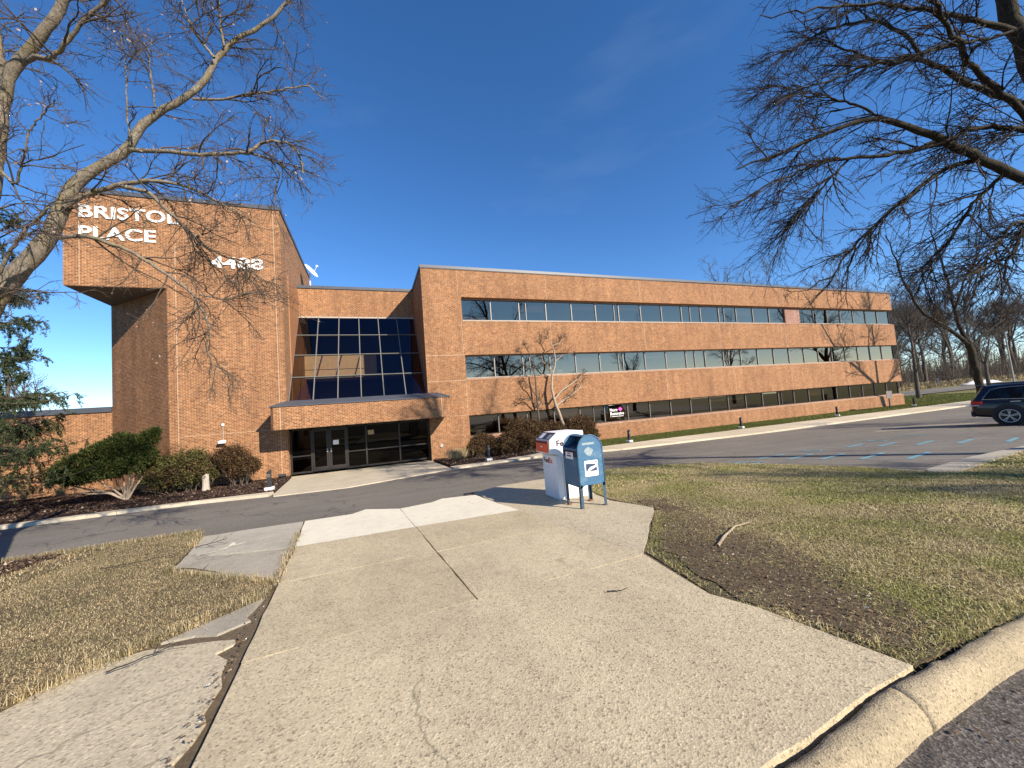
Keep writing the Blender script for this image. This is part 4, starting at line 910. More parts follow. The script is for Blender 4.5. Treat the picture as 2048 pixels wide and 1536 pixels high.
# tree beyond the parked vehicle
r_ = np.random.default_rng(6)
P0, R0 = limbs_pr(MID_LIMBS, 18, .05, r_); R0 = R0 * .62
b1, q1 = spawn(r_, P0[1:], R0[1:], 16, .15, 1., .7, (1.6, 4.2), 11, .12, (0, 0, .25), -.02, .07, .014)
b2, q2 = spawn(r_, b1, q1, 9, .15, 1., .65, (.8, 2.0), 7, .16, (0, 0, .1), .0, .03, .010)
b3, q3 = spawn(r_, b2, q2, 4, .2, 1., .7, (.4, .9), 4, .2, (0, 0, 0), .0, .014, .007)
tree_thing('roadside_tree', (50.4, 17.0, -1.0), tubes(P0, R0, 8), cat_np([tubes(b1, q1, 4), tubes(b2, q2, 3), tubes(b3, q3, 3)]), M['bark_right'], M['twig_right'],
           'bare forked tree on the grass behind the dark parked car')

# two small trees in front of the windows
for limbs, seed, tm, nm, lab in ((SMALL_A, 21, 'bark_tan', 'ornamental_tree', 'small pale barked pruned tree rising behind the drop boxes'), (SMALL_B, 22, 'bark_far', 'ornamental_tree', 'small dark thin pruned tree left of the pale one')):
    r_ = np.random.default_rng(seed); P0, R0 = limbs_pr(limbs, 14, .03, r_); R0 = R0 * .62
    b1, q1 = spawn(r_, P0[1:], R0[1:], 12, .35, 1., .8, (.5, 1.1), 8, .2, (0, 0, .1), 0, .014, .006)
    b2, q2 = spawn(r_, b1, q1, 7, .2, 1., .8, (.2, .5), 5, .2, (0, 0, 0), 0, .008, .005)
    tree_thing(nm, (P0[0, 0, 0], P0[0, 0, 1], -1.0), tubes(P0, R0, 8), cat_np([tubes(b1, q1, 4), tubes(b2, q2, 3)]), M[tm], M['twig_right'], lab, group='pruned trees by the ribbon windows')

# generic bare tree
def bare_tree(seed, H=14., spread=.55, tr=.28, n0=9, dens=1., fine=1.):
    r = np.random.default_rng(seed)
    limb = [(0, 0, -.3, tr * 1.25), (r.normal(0, .1), r.normal(0, .1), H * .12, tr), (r.normal(0, .3), r.normal(0, .3), H * .4, tr * .7), (r.normal(0, .5), r.normal(0, .5), H * .75, tr * .32), (r.normal(0, .7), r.normal(0, .7), H, tr * .06)]
    P, R = resample(limb, 20, .05, r); P, R = P[None], R[None]
    a, qa = spawn(r, P, R, n0, .22, .9, spread + .25, (H * .42, H * .62), 14, .10, (0, 0, .3), -.03, tr * .5, .02 * fine)
    b, qb = spawn(r, np.concatenate([a]), np.concatenate([qa]), int(8 * dens), .2, 1., .7, (H * .16, H * .26), 9, .13, (0, 0, .15), -.01, tr * .16, .013 * fine)
    c, qc = spawn(r, b, qb, int(6 * dens), .2, 1., .7, (H * .07, H * .12), 6, .17, (0, 0, .05), 0, .03, .009 * fine)
    d, qd = spawn(r, c, qc, int(4 * dens), .2, 1., .7, (H * .03, H * .06), 4, .2, (0, 0, 0), 0, .014, .007 * fine)
    return cat_np([tubes(P, R, 8), tubes(a, qa, 6)]), cat_np([tubes(b, qb, 4), tubes(c, qc, 3), tubes(d, qd, 3)])

def place(proto, x, y, z, rz, s, label, group=None):
    c = copy_tree(proto); c.location = (x, y, z); c.rotation_euler = (0, 0, rz); c.scale = (s, s, s * (.9 + .2 * random.random()))
    tag(c, label, 'tree', group); return c
protos = []
for k, (sd, H, sp) in enumerate(((31, 15, .5), (32, 13, .65), (33, 17, .42))):
    tr, cr = bare_tree(sd, H, sp, .30, 12, 1.15, 2.4)
    t = empty('woodland_tree', (0, 0, 0)); link_mesh('trunk', mesh_np(*tr), M['bark_far'], t, True, True); link_mesh('crown', mesh_np(*cr), M['bark_far'], t, True)
    protos.append(t)
wood = [(90, 51.5, 2, .9), (110, 51.5, 1, .9), (126, 52, 0, .9), (148, 52, 2, .95), (175, 53, 0, 1.0), (200, 54, 1, 1.05), (155, 88, 0, 1.4), (130, 90, 1, 1.4), (105, 86, 2, 1.3), (180, 92, 1, 1.5), (210, 95, 0, 1.5), (240, 92, 2, 1.5), (86, 53, 0, .8), (95, 60, 1, 1.0), (104, 54, 2, .95), (112, 62, 0, 1.05), (120, 55, 1, 1.0), (128, 65, 2, 1.0), (136, 57, 0, .95), (145, 66, 1, 1.15), (152, 57, 2, .9), (162, 68, 0, 1.1), (170, 58, 1, 1.0),
        (182, 68, 2, 1.1), (192, 60, 0, 1.1), (205, 70, 1, 1.2), (216, 61, 2, 1.1), (230, 72, 0, 1.3), (246, 66, 1, 1.2), (82, 61, 2, .9), (74, 56, 1, .85), (99, 70, 0, 1.15), (118, 73, 2, 1.1), (140, 76, 1, 1.2), (165, 78, 0, 1.2), (190, 80, 2, 1.2), (220, 84, 1, 1.3), (260, 78, 2, 1.3), (290, 80, 0, 1.4), (275, 70, 1, 1.3)]
first = [True] * 3
for (x, y, k, s) in wood:
    if first[k]:
        o = protos[k]; first[k] = False; o.location = (x, y, -1.0); o.rotation_euler = (0, 0, random.random() * 6); o.scale = (s * 1.5, s * 1.5, s * 1.5); tag(o, 'bare grey brown tree in the wood across the far road', 'tree', 'trees of the far wood')
    else: place(protos[k], x, y, -1.0, random.random() * 6, s * 1.55, 'bare grey brown tree in the wood across the far road', 'trees of the far wood')
# two nearer trees at the right, beside the road
place(protos[1], 93, 31.0, -1.0, 1.2, .8, 'bare tree on the verge at the right edge near the white pole', None).name = 'roadside_tree'
place(protos[2], 64.5, 27.5, -1.0, 4.2, .72, 'bare bushy tree close behind the right end of the brick building', None).name = 'roadside_tree'
# left, behind the low wall
place(protos[0], -38, 62, -1.0, 2.2, .72, 'bare tree far behind the low brick wall, left of the tower', None).name = 'distant_tree'
for x, y, k, sc_, lb in ((-62, 78, 1, .85, 'wide bare tree far beyond the low wall, leftmost of the distant trees'), (-50, 74, 2, .7, 'bare tree far beyond the low wall, between the spruce and the pine'), (-34, 84, 1, .8, 'faint bare tree far behind the pine top beside the tower')):
    place(protos[k], x, y, -1.0, x * 1.3, sc_, lb, None).name = 'distant_tree'
# trees across the car park behind the camera: they show in the window glass and shade the lot
for (x, y, k, s) in ((-9, -17, 1, .8), (20, -14, 0, .8), (38, -3.5, 1, .85), (57, -1.5, 0, .85), (80, .5, 1, .95)):
    place(protos[k], x, y, 0, x, s, 'bare car park tree mirrored in the ribbon windows', 'trees of the car park')

# undergrowth of the wood: one mass
r_ = np.random.default_rng(40); N = 6500
bx = r_.uniform(70, 320, N); by = 50 + r_.uniform(0, 34, N)
Pb = np.stack([bx, by, np.full(N, -1.2)], 1)[:, None, :] + np.cumsum(np.concatenate([np.zeros((N, 1, 3)), r_.normal(0, .25, (N, 5, 3)) + np.array([0, 0, .95]) * r_.uniform(.5, 2.1, (N, 1, 1))], 1), 1)
Rb = np.linspace(.06, .015, 6)[None] * r_.uniform(.5, 1.5, (N, 1))
u1, v1 = spawn(r_, Pb, Rb, 7, .2, 1., .7, (1.2, 3.0), 5, .2, (0, 0, .2), 0, .03, .016)
o = link_mesh('undergrowth', mesh_np(*cat_np([tubes(Pb, Rb, 3), tubes(u1, v1, 3)])), M['bark_far'])
tag(o, 'grey brown bare undergrowth along the foot of the far wood', 'undergrowth', kind='stuff')
cl = np.stack([r_.uniform(65, 320, 26000), 49.5 + r_.uniform(0, 6, 26000), -1.1 + r_.uniform(0, 1, 26000) ** 2 * 1.5], 1)
o = link_mesh('dry_weeds', mesh_np(*leaf_quads(cl, r_.uniform(.3, .7, len(cl)), 6, r_, r_.normal(0, .4, (len(cl), 3)) + np.array([0, 0, 1]))), M['blade_left'])
tag(o, 'straw coloured dry weeds along the far road edge', 'weeds', kind='stuff')

# spruce at the left edge
r_ = np.random.default_rng(50); bx, by, bz = -14.4, 19.6, -.85
limb = [(bx, by, bz - .2, .22), (bx, by, 4, .17), (bx + .05, by, 9, .10), (bx, by, 14.5, .02)]
P0, R0 = resample(limb, 30); P0, R0 = P0[None], R0[None]
nb = 126; hz = r_.uniform(.6, 14, nb); az = r_.uniform(0, 2 * PI, nb); L = 4.0 * (1 - np.clip(hz, 0, 15) / 16.) ** .8 * r_.uniform(.8, 1.12, nb)
hh_ = np.repeat([1.2, 2.0, 2.8, 4.0, 5.2, 6.5, 7.9, 9.4, 11.0], 6)
az[:54] = r_.uniform(-1.1, .8, 54); hz[:54] = hh_ + r_.normal(0, .14, 54); az[54:] = r_.uniform(1.0, 5.2, nb - 54); L = 4.3 * (1 - hz / 17.) ** .75 * r_.uniform(.7, 1.1, nb)
K = 12; s = np.linspace(0, 1, K); hd = np.stack([np.cos(az), np.sin(az)], 1)
B = np.empty((nb, K, 3)); B[:, :, 0] = bx + hd[:, :1] * L[:, None] * s; B[:, :, 1] = by + hd[:, 1:] * L[:, None] * s
B[:, :, 2] = hz[:, None] + L[:, None] * (-.50 * s + .42 * s ** 2.2) + .0; QB = (.045 * (1 - s) + .008)[None] * np.ones((nb, 1))
tw, qt = spawn(r_, B, QB, 24, .12, 1., 1.1, (.55, 1.15), 7, .08, (0, 0, -.7), .2, .010, .003)
tw2, qt2 = spawn(r_, tw, qt, 5, .1, 1., .8, (.2, .42), 4, .12, (0, 0, -.35), .1, .006, .002)
def needles(P, n, size, r, spread=.05):
    Mn, K0, _ = P.shape; idx = np.repeat(np.arange(Mn), n); t = r.uniform(0, K0 - 1.01, len(idx)); i = t.astype(int); f = (t - i)[:, None]
    C = P[idx, i] * (1 - f) + P[idx, i + 1] * f; T = unit(P[idx, i + 1] - P[idx, i])
    return leaf_quads(C + r.normal(0, spread * .5, C.shape), r.uniform(size * .6, size * 1.3, len(C)), 4.5, r, unit(T + r.normal(0, .45, C.shape)))
nd = cat_np([needles(tw, 26, .10, r_, .035), needles(tw2, 14, .085, r_, .03), needles(B, 50, .12, r_, .06)])
t = tree_thing('spruce_tree', (bx, by, bz), tubes(P0, R0, 8), cat_np([tubes(B, QB, 4), tubes(tw, qt, 3)]), M['bark_far'], M['twig_left'], 'green spruce with drooping branches at the left edge before the low wall')
o = link_mesh('needles', mesh_np(*nd), M['spruce'], t, True); o['kind'] = 'stuff'
# pine far behind the low wall
r_ = np.random.default_rng(52); bx, by = -25.5, 40.
P0, R0 = resample([(bx, by, -1.2, .2), (bx, by, 4, .15), (bx, by, 8.2, .03)], 14); P0, R0 = P0[None], R0[None]
a, qa = spawn(r_, P0, R0, 34, .4, 1., 1.2, (2.2, 3.4), 8, .1, (0, 0, .12), 0, .05, .01); b, qb = spawn(r_, a, qa, 10, .3, 1., .8, (.6, 1.1), 5, .12, (0, 0, .1), 0, .02, .006)
t = tree_thing('pine_tree', (bx, by, -1.), tubes(P0, R0, 6), cat_np([tubes(a, qa, 4), tubes(b, qb, 3)]), M['bark_far'], M['bark_far'], 'dark green pine top showing above the low brick wall beside the tower')
o = link_mesh('needles', mesh_np(*needles(b, 34, .3, r_, .2)), M['pine'], t, True); o['kind'] = 'stuff'

# clipped shrubs
def shrub(name, lobes, n, leaf, mat, label, seed, group=None, stems=10, base=None, cat='shrub', lsize=(.045, .09)):
    n = int(n * 1.9)
    """lobes: (x, y, z, rx, ry, rz) in world"""
    r = np.random.default_rng(seed); bx, by, bz = base
    vol = np.array([l[3] * l[4] + l[4] * l[5] + l[3] * l[5] for l in lobes]); k = r.choice(len(lobes), n, p=vol / vol.sum()); Lb = np.array(lobes)[k]
    d = unit(r.normal(size=(n, 3))); rad = 1 - np.abs(r.normal(0, .22, n))
    wob = 1 + .24 * np.sin(d[:, 0] * 7 + k) * np.sin(d[:, 1] * 8 + d[:, 2] * 6) + .13 * np.sin(d[:, 0] * 17) * np.sin(d[:, 2] * 19 + d[:, 1] * 15)
    spike = np.where(r.random(n) < .12, r.uniform(1., 1.28, n), 1)
    C = Lb[:, :3] + d * Lb[:, 3:] * (rad * wob * spike)[:, None]
    C = C[C[:, 2] > bz + .08]
    t = empty(name, base); tag(t, label, cat, group)
    o = link_mesh('foliage', mesh_np(*leaf_quads(C, r.uniform(*lsize, len(C)), 1.7, r)), mat, t, True); o['kind'] = 'stuff'
    st = []; 
    for i in range(stems):
        l = lobes[i % len(lobes)]; tgt = np.array(l[:3]) + r.normal(0, .45, 3) * np.array(l[3:]); s0 = np.array([bx + (l[0] - bx) * .6 + r.normal(0, .12), by + r.normal(0, .1), bz - .05])
        st.append([(*s0, .022), (*(s0 * .5 + tgt * .5 + r.normal(0, .06, 3)), .014), (*tgt, .006)])
    P, R = limbs_pr(st, 8, .02, r); x, q = spawn(r, P, R, 18, .3, 1., .7, (.3, .65), 5, .2, (0, 0, .2), 0, .008, .004)
    link_mesh('stems', mesh_np(*cat_np([tubes(P, R, 5), tubes(x, q, 3)])), M['bark_tan'] if mat is M['juniper'] else M['twig_left'], t, True)
    return t
zb = -.97
shrub('hedge_shrub', [(-8.4, 20.9, .0, .85, .65, .72), (-7.5, 20.95, .08, .8, .65, .74), (-7.0, 20.95, -.1, .5, .5, .5)], 15000, 0, M['hedge_leaf'], 'low brown green clipped shrub between the juniper and the pale stump', 61, None, 14, (-7.9, 20.9, zb))
shrub('hedge_shrub', [(-6.1, 21.0, .35, .68, .55, .52), (-5.75, 21.05, -.05, .6, .45, .55), (-5.3, 21.1, -.1, .35, .3, .35)], 8500, 0, M['hedge_leaf_brown'], 'thin reddish brown shrub right of the pale stump by the tower', 62, None, 12, (-5.9, 21.0, zb))
shrub('hedge_shrub', [(8.4, 20.9, .08, 1.3, .8, .85), (7.5, 20.9, -.2, .7, .6, .55), (9.0, 21.0, -.1, .8, .6, .6)], 17000, 0, M['hedge_leaf_brown'], 'broad brown clipped shrub behind the white and orange drop box', 63, None, 16, (8.2, 20.9, zb))
shrub('hedge_shrub', [(10.2, 21.2, -.05, .95, .6, .65)], 7500, 0, M['hedge_leaf_brown'], 'lower brown shrub just left of the pale small tree', 64, None, 8, (10.3, 21.2, zb))
shrub('hedge_shrub', [(12.2, 21.1, .0, 1.05, .7, .80), (12.5, 21.0, -.35, .8, .6, .45)], 12000, 0, M['hedge_leaf_brown'], 'rounded brown shrub right of the pale small tree', 65, None, 10, (12.2, 21.1, zb))
shrub('hedge_shrub', [(5.75, 20.9, -.1, .75, .45, .42), (5.3, 20.8, -.45, .55, .4, .32)], 4200, 0, M['hedge_leaf_brown'], 'sparse dark shrub below the first ground floor window', 66, None, 16, (5.6, 20.9, zb))
shrub('hedge_shrub', [(6.9, 20.4, -.45, .8, .5, .45)], 5200, 0, M['hedge_leaf_brown'], 'small dark shrub between the sparse one and the broad one', 67, None, 12, (6.9, 20.4, zb))
r_ = np.random.default_rng(68); C = np.stack([r_.normal(4.2, .28, 700), r_.normal(20.6, .2, 700), np.full(700, -.72)], 1); D = unit(np.stack([r_.normal(0, .4, 700), r_.normal(0, .3, 700), np.ones(700)], 1))
t = empty('ornamental_grass', (4.2, 20.6, zb)); tag(t, 'thin straw coloured grass clump at the right of the entrance', 'plant')
link_mesh('blades', mesh_np(*leaf_quads(C + D * .15, r_.uniform(.3, .7, 700), 40, r_, D)), M['blade_left'], t, True)['kind'] = 'stuff'

# spreading juniper
r_ = np.random.default_rng(70); jb = np.array([-9.55, 20.5, -.95])
st = []
for dx, dz, dy in ((-1.7, 1.0, .1), (-1.0, 1.5, -.2), (-.3, 1.9, .2), (.5, 2.0, -.1), (1.0, 2.45, .1), (-1.4, .8, -.4), (.3, 1.4, -.4), (-.6, 1.2, .4), (-2.1, 1.25, .2), (.1, 2.3, .15)):
    tip = jb + np.array([dx, dy, dz]); m1 = jb + np.array([dx * .35, dy * .4, .28 + dz * .15]); m2 = jb + np.array([dx * .75, dy * .8, dz * .55])
    st.append([(*jb, .05), (*m1, .036), (*m2, .02), (*tip, .006)])
P0, R0 = limbs_pr(st, 14, .02, r_)
b1, q1 = spawn(r_, P0, R0, 24, .42, 1., .9, (.4, .85), 7, .12, (.08, 0, .18), -.02, .012, .004)
b2, q2 = spawn(r_, b1, q1, 8, .2, 1., .6, (.18, .36), 5, .12, (.05, 0, .12), 0, .006, .003)
jt = empty('juniper_bush', tuple(jb)); tag(jt, 'spreading bright green juniper with bare forked trunk beside the tower', 'bush')
link_mesh('trunk', mesh_np(*tubes(P0, R0, 8)), M['bark_tan'], jt, True, True); link_mesh('twigs', mesh_np(*tubes(b1[::3], q1[::3], 4)), M['bark_far'], jt, True)
lob = np.array([(-11.45, 20.4, .35, .50, .45, .38), (-11.0, 20.3, .65, .55, .5, .42), (-10.5, 20.5, .95, .55, .5, .45), (-10.0, 20.35, 1.15, .55, .5, .45), (-9.5, 20.5, 1.25, .55, .5, .5), (-9.1, 20.4, 1.15, .5, .45, .5), (-8.75, 20.45, 1.55, .34, .3, .34),
    (-10.6, 20.2, .30, .55, .45, .38), (-9.9, 20.15, .45, .6, .45, .42), (-9.2, 20.2, .55, .5, .45, .4), (-11.2, 20.6, .15, .45, .4, .32), (-9.75, 20.6, 1.5, .4, .4, .34), (-8.55, 20.4, 1.78, .2, .2, .2), (-10.2, 20.8, .5, .8, .4, .5), (-8.8, 20.3, .8, .38, .4, .35)])
k_ = r_.choice(len(lob), 60000, p=(lob[:, 3] * lob[:, 5]) / (lob[:, 3] * lob[:, 5]).sum()); dd = unit(r_.normal(size=(len(k_), 3)))
spray = .5 + .5 * np.sin(dd[:, 0] * 11 + k_ * 2.1) * np.sin(dd[:, 1] * 9 + dd[:, 2] * 10 + k_)
C = lob[k_, :3] + dd * lob[k_, 3:] * ((1 - np.abs(r_.normal(0, .18, len(k_)))) * (.74 + .52 * spray))[:, None]
link_mesh('needles', mesh_np(*leaf_quads(C, r_.uniform(.05, .115, len(C)), 3.0, r_, unit(dd + np.array([.1, -.05, .35]) + r_.normal(0, .35, dd.shape)))), M['juniper'], jt, True)['kind'] = 'stuff'
# cut stump
st = empty('cut_stump', (-6.9, 20.55, zb)); tag(st, 'pale cut tree stump standing in the mulch between two shrubs', 'stump')
mb = MB(); rr = []
prof = []
vs = []; fs = []; S = 14
for i, (z, r0) in enumerate(((0, .19), (.06, .15), (.2, .125), (.45, .12), (.68, .13), (.72, .11))):
    for k in range(S):
        a = 2 * PI * k / S; rr_ = r0 * (1 + .12 * math.sin(3 * a + i) + .06 * math.sin(7 * a)); vs.append((rr_ * math.cos(a) + .03 * z, rr_ * math.sin(a), z + (.06 * math.cos(a) if i > 3 else 0)))
for i in range(5):
    for k in range(S): fs.append((i * S + k, i * S + (k + 1) % S, (i + 1) * S + (k + 1) % S, (i + 1) * S + k))
mb.add(vs, fs).build('bole', M['bark_pale'], st, False, smooth=True)
MB().add([vs[5 * S + k] for k in range(S)], [list(range(S))]).build('cut_face', M['tan'], st, False)

# ------------------------------------------------------------------ grass, litter, mulch chips
def inside(poly, x, y):
    P = np.array(poly); c = np.zeros(len(x), bool); n = len(P)
    for i in range(n):
        (x1, y1), (x2, y2) = P[i], P[(i + 1) % n]
        if y1 == y2: continue
        k = ((y1 > y) != (y2 > y)) & (x < (x2 - x1) * (y - y1) / (y2 - y1) + x1); c ^= k
    return c
def scatter(r, poly, box, n):
    x = r.uniform(box[0], box[1], n); y = r.uniform(box[2], box[3], n); k = inside(poly, x, y); return x[k], y[k]
def blades(x, y, z, h, w, lean, r, bend=.6):
    n = len(x); a = r.uniform(0, 2 * PI, n); d = np.stack([np.cos(a), np.sin(a)], 1) * (lean * np.abs(r.normal(0, 1, n)))[:, None]
    p = np.stack([x, y, z], 1); s = np.stack([-np.sin(a), np.cos(a), np.zeros(n)], 1) * (w / 2)[:, None]
    mid = p + np.stack([d[:, 0] * h * .45, d[:, 1] * h * .45, h * .62], 1); tip = p + np.stack([d[:, 0] * h * 1.25, d[:, 1] * h * 1.25, h * np.clip(1 - bend * np.hypot(d[:, 0], d[:, 1]), .12, 1)], 1)
    V = np.stack([p - s, p + s, mid + s * .7, tip, mid - s * .7], 1).reshape(-1, 3); b = np.arange(n) * 5
    F = np.stack([b, b + 1, b + 2, b + 4], 1); F2 = np.stack([b + 4, b + 2, b + 3, b + 3], 1)
    return V, F, np.stack([b + 4, b + 2, b + 3], 1)
def grass(name, parts, mat, label):
    Vs, Q, T, o = [], [], [], 0
    for V, F, F3 in parts: Vs.append(V); Q.append(F + o); T.append(F3 + o); o += len(V)
    V = np.concatenate(Vs).astype(np.float32); Q = np.concatenate(Q); T = np.concatenate(T)
    me = bpy.data.meshes.new(name); me.vertices.add(len(V)); me.vertices.foreach_set('co', V.ravel())
    loops = np.concatenate([Q.ravel(), T.ravel()]).astype(np.int32); me.loops.add(len(loops)); me.loops.foreach_set('vertex_index', loops)
    ls = np.concatenate([np.arange(len(Q)) * 4, len(Q) * 4 + np.arange(len(T)) * 3]).astype(np.int32); me.polygons.add(len(ls)); me.polygons.foreach_set('loop_start', ls); me.update(calc_edges=True)
    o = link_mesh(name, me, mat); tag(o, label, 'grass', kind='stuff'); return o
def vn(x, y, s, ph=0): return .5 + .25 * (np.sin(x * s + ph + 1.7 * np.sin(y * s * .7 + ph)) + np.sin(y * s * 1.3 - ph + 1.3 * np.sin(x * s * .9)))
r_ = np.random.default_rng(80)
gp = []
for box, n, hh, ww in (((-4.8, -1.0, 3.5, 10.2), 170000, .030, .0042), ((-11, -4.8, 1.5, 10.2), 60000, .055, .008), ((-24, -11, 1.5, 10.2), 30000, .06, .016)):
    x, y = scatter(r_, LAWN_L, box, n); k = r_.random(len(x)) < .45 + .7 * vn(x, y, 2.1); x, y = x[k], y[k]
    gp.append(blades(x, y, zg(x, y) - .004, hh * r_.uniform(.35, 1.1, len(x)), ww * r_.uniform(.7, 1.4, len(x)), 1.7, r_))
# long uncut fringe along kerb and slab edges
ex = [(-6.6, 9.9, -3.4, 9.9, 2600), (-3.35, 9.6, -3.04, 8.4, 500), (-2.8, 6.95, -1.9, 6.1, 700), (-1.9, 6.1, -1.16, 5.42, 900), (-1.2, 5.1, -2.5, 3.9, 900), (-1.17, 5.5, -1.36, 8.2, 420)]
for (x1, y1, x2, y2, n) in ex:
    t = r_.uniform(0, 1, n); x = x1 + (x2 - x1) * t + r_.normal(0, .035, n); y = y1 + (y2 - y1) * t + r_.normal(0, .035, n)
    gp.append(blades(x, y, zg(x, y) - .01, .10 * r_.uniform(.4, 1.3, n), .005 * np.ones(n), .9, r_))
grass('grass', gp, M['blade_left'], 'short straw and green winter grass left of the path')
gp = []
def dirt(x, y): return np.exp(-(((x - 3.35 - .35 * (y - 3)) / .72) ** 2 + ((y - 2.9) / 1.4) ** 2)) + .7 * np.exp(-(((x - 4.75) / .4) ** 2 + ((y - 5.6) / .9) ** 2)) + .35 * np.exp(-(((x - 5.3) / .8) ** 2 + ((y - 4.2) / .35) ** 2))
for box, n, hh, ww in (((2.6, 6.5, 1.4, 7.5), 200000, .030, .0040), ((6.5, 11.5, 1.4, 7.5), 130000, .036, .0065), ((2.6, 11.5, 7.5, 10.4), 60000, .05, .009), ((11.5, 24, 1.4, 4.7), 45000, .05, .016), ((24, 60, 1.4, 4.7), 20000, .05, .03)):
    x, y = scatter(r_, LAWN_R, box, n); k = r_.random(len(x)) < np.clip((.5 + .75 * vn(x, y, 1.6, 2.)) * (1 - 1.25 * dirt(x, y) * (.35 + 1.1 * vn(x, y, 6., 1.))), .05, 1); x, y = x[k], y[k]
    gp.append(blades(x, y, zg(x, y) - .007, hh * r_.uniform(.35, 1.15, len(x)), ww * r_.uniform(.7, 1.4, len(x)), 1.8, r_))
for (x1, y1, x2, y2, n) in [(2.92, 1.5, 2.80, 2.1, 160), (3.3, 1.45, 6.5, 1.45, 1300)]:
    t = r_.uniform(0, 1, n); x = x1 + (x2 - x1) * t + .05 + r_.normal(0, .03, n); y = y1 + (y2 - y1) * t + r_.normal(0, .03, n) + .02
    gp.append(blades(x, y, zg(x, y) - .01, .07 * r_.uniform(.4, 1.3, n), .005 * np.ones(n), 1.1, r_))
grass('grass', gp, M['blade_right'], 'patchy green and straw winter grass right of the path')
gp = []
for box, n, hh, ww in (((8.5, 30, 19.2, 22.6), 60000, .09, .022), ((30, 62, 17, 23), 40000, .09, .04), ((50, 75, 17, 33.8), 30000, .10, .07)):
    x, y = scatter(r_, GRASS_N, box, n); gp.append(blades(x, y, zg(x, y) - .03, hh * r_.uniform(.5, 1.3, len(x)), ww * r_.uniform(.7, 1.4, len(x)), .9, r_))
grass('grass', gp, M['blade_far'], 'greener grass strip along the foot of the brick building')

def litter(name, polys, n, size, mat, label, r, zoff=.02, asp=1.6, flat=.25):
    Cs = []
    for poly, box, k in polys:
        x, y = scatter(r, poly, box, k); Cs.append(np.stack([x, y, zg(x, y) + zoff + np.abs(r.normal(0, .012, len(x)))], 1))
    C = np.concatenate(Cs); D = np.stack([r.normal(size=len(C)), r.normal(size=len(C)), r.normal(0, flat, len(C))], 1)
    W_ = unit(np.cross(D, np.stack([r.normal(0, flat, len(C)), r.normal(0, flat, len(C)), np.ones(len(C))], 1))); D = unit(D); s = r.uniform(*size, len(C))
    l = (s / 2)[:, None] * D; w = (s / 2 / asp)[:, None] * W_
    o = link_mesh(name, mesh_np(np.stack([C - l, C + w, C + l * 1.1, C - w], 1).reshape(-1, 3), np.arange(len(C) * 4).reshape(-1, 4)), mat)
    tag(o, label, 'litter', kind='stuff'); return o
DIRT = BARE
litter('leaf_litter', [(LAWN_R, (2.6, 9, 1.4, 10), 700), (DIRT, (2.6, 5.4, 1.4, 6.4), 5200), ([(2.9, 1.5), (3.1, 3.8), (4.6, 5.8), (5.9, 6.2), (5.8, 3.8), (5.0, 1.6)], (2.8, 6, 1.4, 6.3), 2600), (LAWN_L, (-6, -1, 3.5, 10), 420), ([(-1.10, 2.4), (-1.0, 2.4), (-1.14, 5.1), (-1.20, 4.2)], (-1.5, -.9, 2.3, 5.2), 900)], 0, (.010, .034), M['litter'], 'brown dead leaves lying in the grass and on bare soil', r_, .012)
litter('gutter_leaves', [([(-1, 1.0), (9, 1.0), (9, 1.25), (-1, 1.16)], (-1, 9, 1.0, 1.25), 260)], 0, (.012, .035), M['litter'], 'few dry leaves and grit in the gutter by the near kerb', r_, -.11)
litter('mulch_chips', [(BED_L, (-16, -3.4, 16.4, 26), 26000), (BED_R, (3.2, 13.7, 17.7, 22.7), 16000), ([(-7.2, 8.6), (-5.5, 8.6), (-5.4, 9.7), (-7.3, 9.8)], (-7.4, -5.3, 8.5, 9.9), 2600)], 0, (.05, .13), M['chip'], 'dark brown bark mulch in the planting beds', r_, .015, 2.4, .35)
litter('concrete_crumbs', [([(-1.12, 2.0), (-.98, 2.0), (-1.1, 5.2), (-1.2, 4.4)], (-1.5, -.9, 2, 5.3), 160), ([(-.9, 1.5), (2.8, 1.5), (2.6, 3.8), (2.4, 8), (-1.0, 8)], (-1.3, 2.9, 1.4, 8), 50)], 0, (.005, .016), M['block'], 'small pale grit scattered along the cracked path', r_, .018, 1.3, .3)
#@@
# ------------------------------------------------------------------ street furniture
tb = NT('mailbox_blue'); f1 = tb.noise(3.5, 6, .65); f2 = tb.noise(26, 5, .7)
cb_ = tb.ramp(f2, [(.3, (.035, .102, .185)), (.7, (.058, .152, .255))])
cb_ = tb.mix(tb.ramp(f1, [(.52, (0, 0, 0)), (.72, (.4, .4, .4))]), cb_, (.24, .33, .39))
f3 = tb.noise(70, 4, .7); cb_ = tb.mix(tb.ramp(f3, [(.68, (0, 0, 0)), (.74, (.5, .5, .5))]), cb_, (.20, .11, .06))
M['mail_blue'] = tb.set(cb_, .45)
M['mail_shaded'] = plain('mailbox_inner_shade', (.018, .026, .045), .5)  # shade inside the hood and body, put into a darker colour
tw_ = NT('drop_box_white'); g1 = tw_.noise(5, 6, .6)
M['fed_white'] = tw_.set(tw_.ramp(g1, [(.3, (.72, .73, .74)), (.7, (.80, .80, .80))]), .4)
M['chrome_'] = plain('lock_metal', (.3, .3, .3), .4, .7)
M['worn'] = plain('worn_sticker', (.24, .30, .32), .7, 0, .3, 30)
M['mail_logo_blue'] = plain('print_navy', (.025, .05, .10), .5)

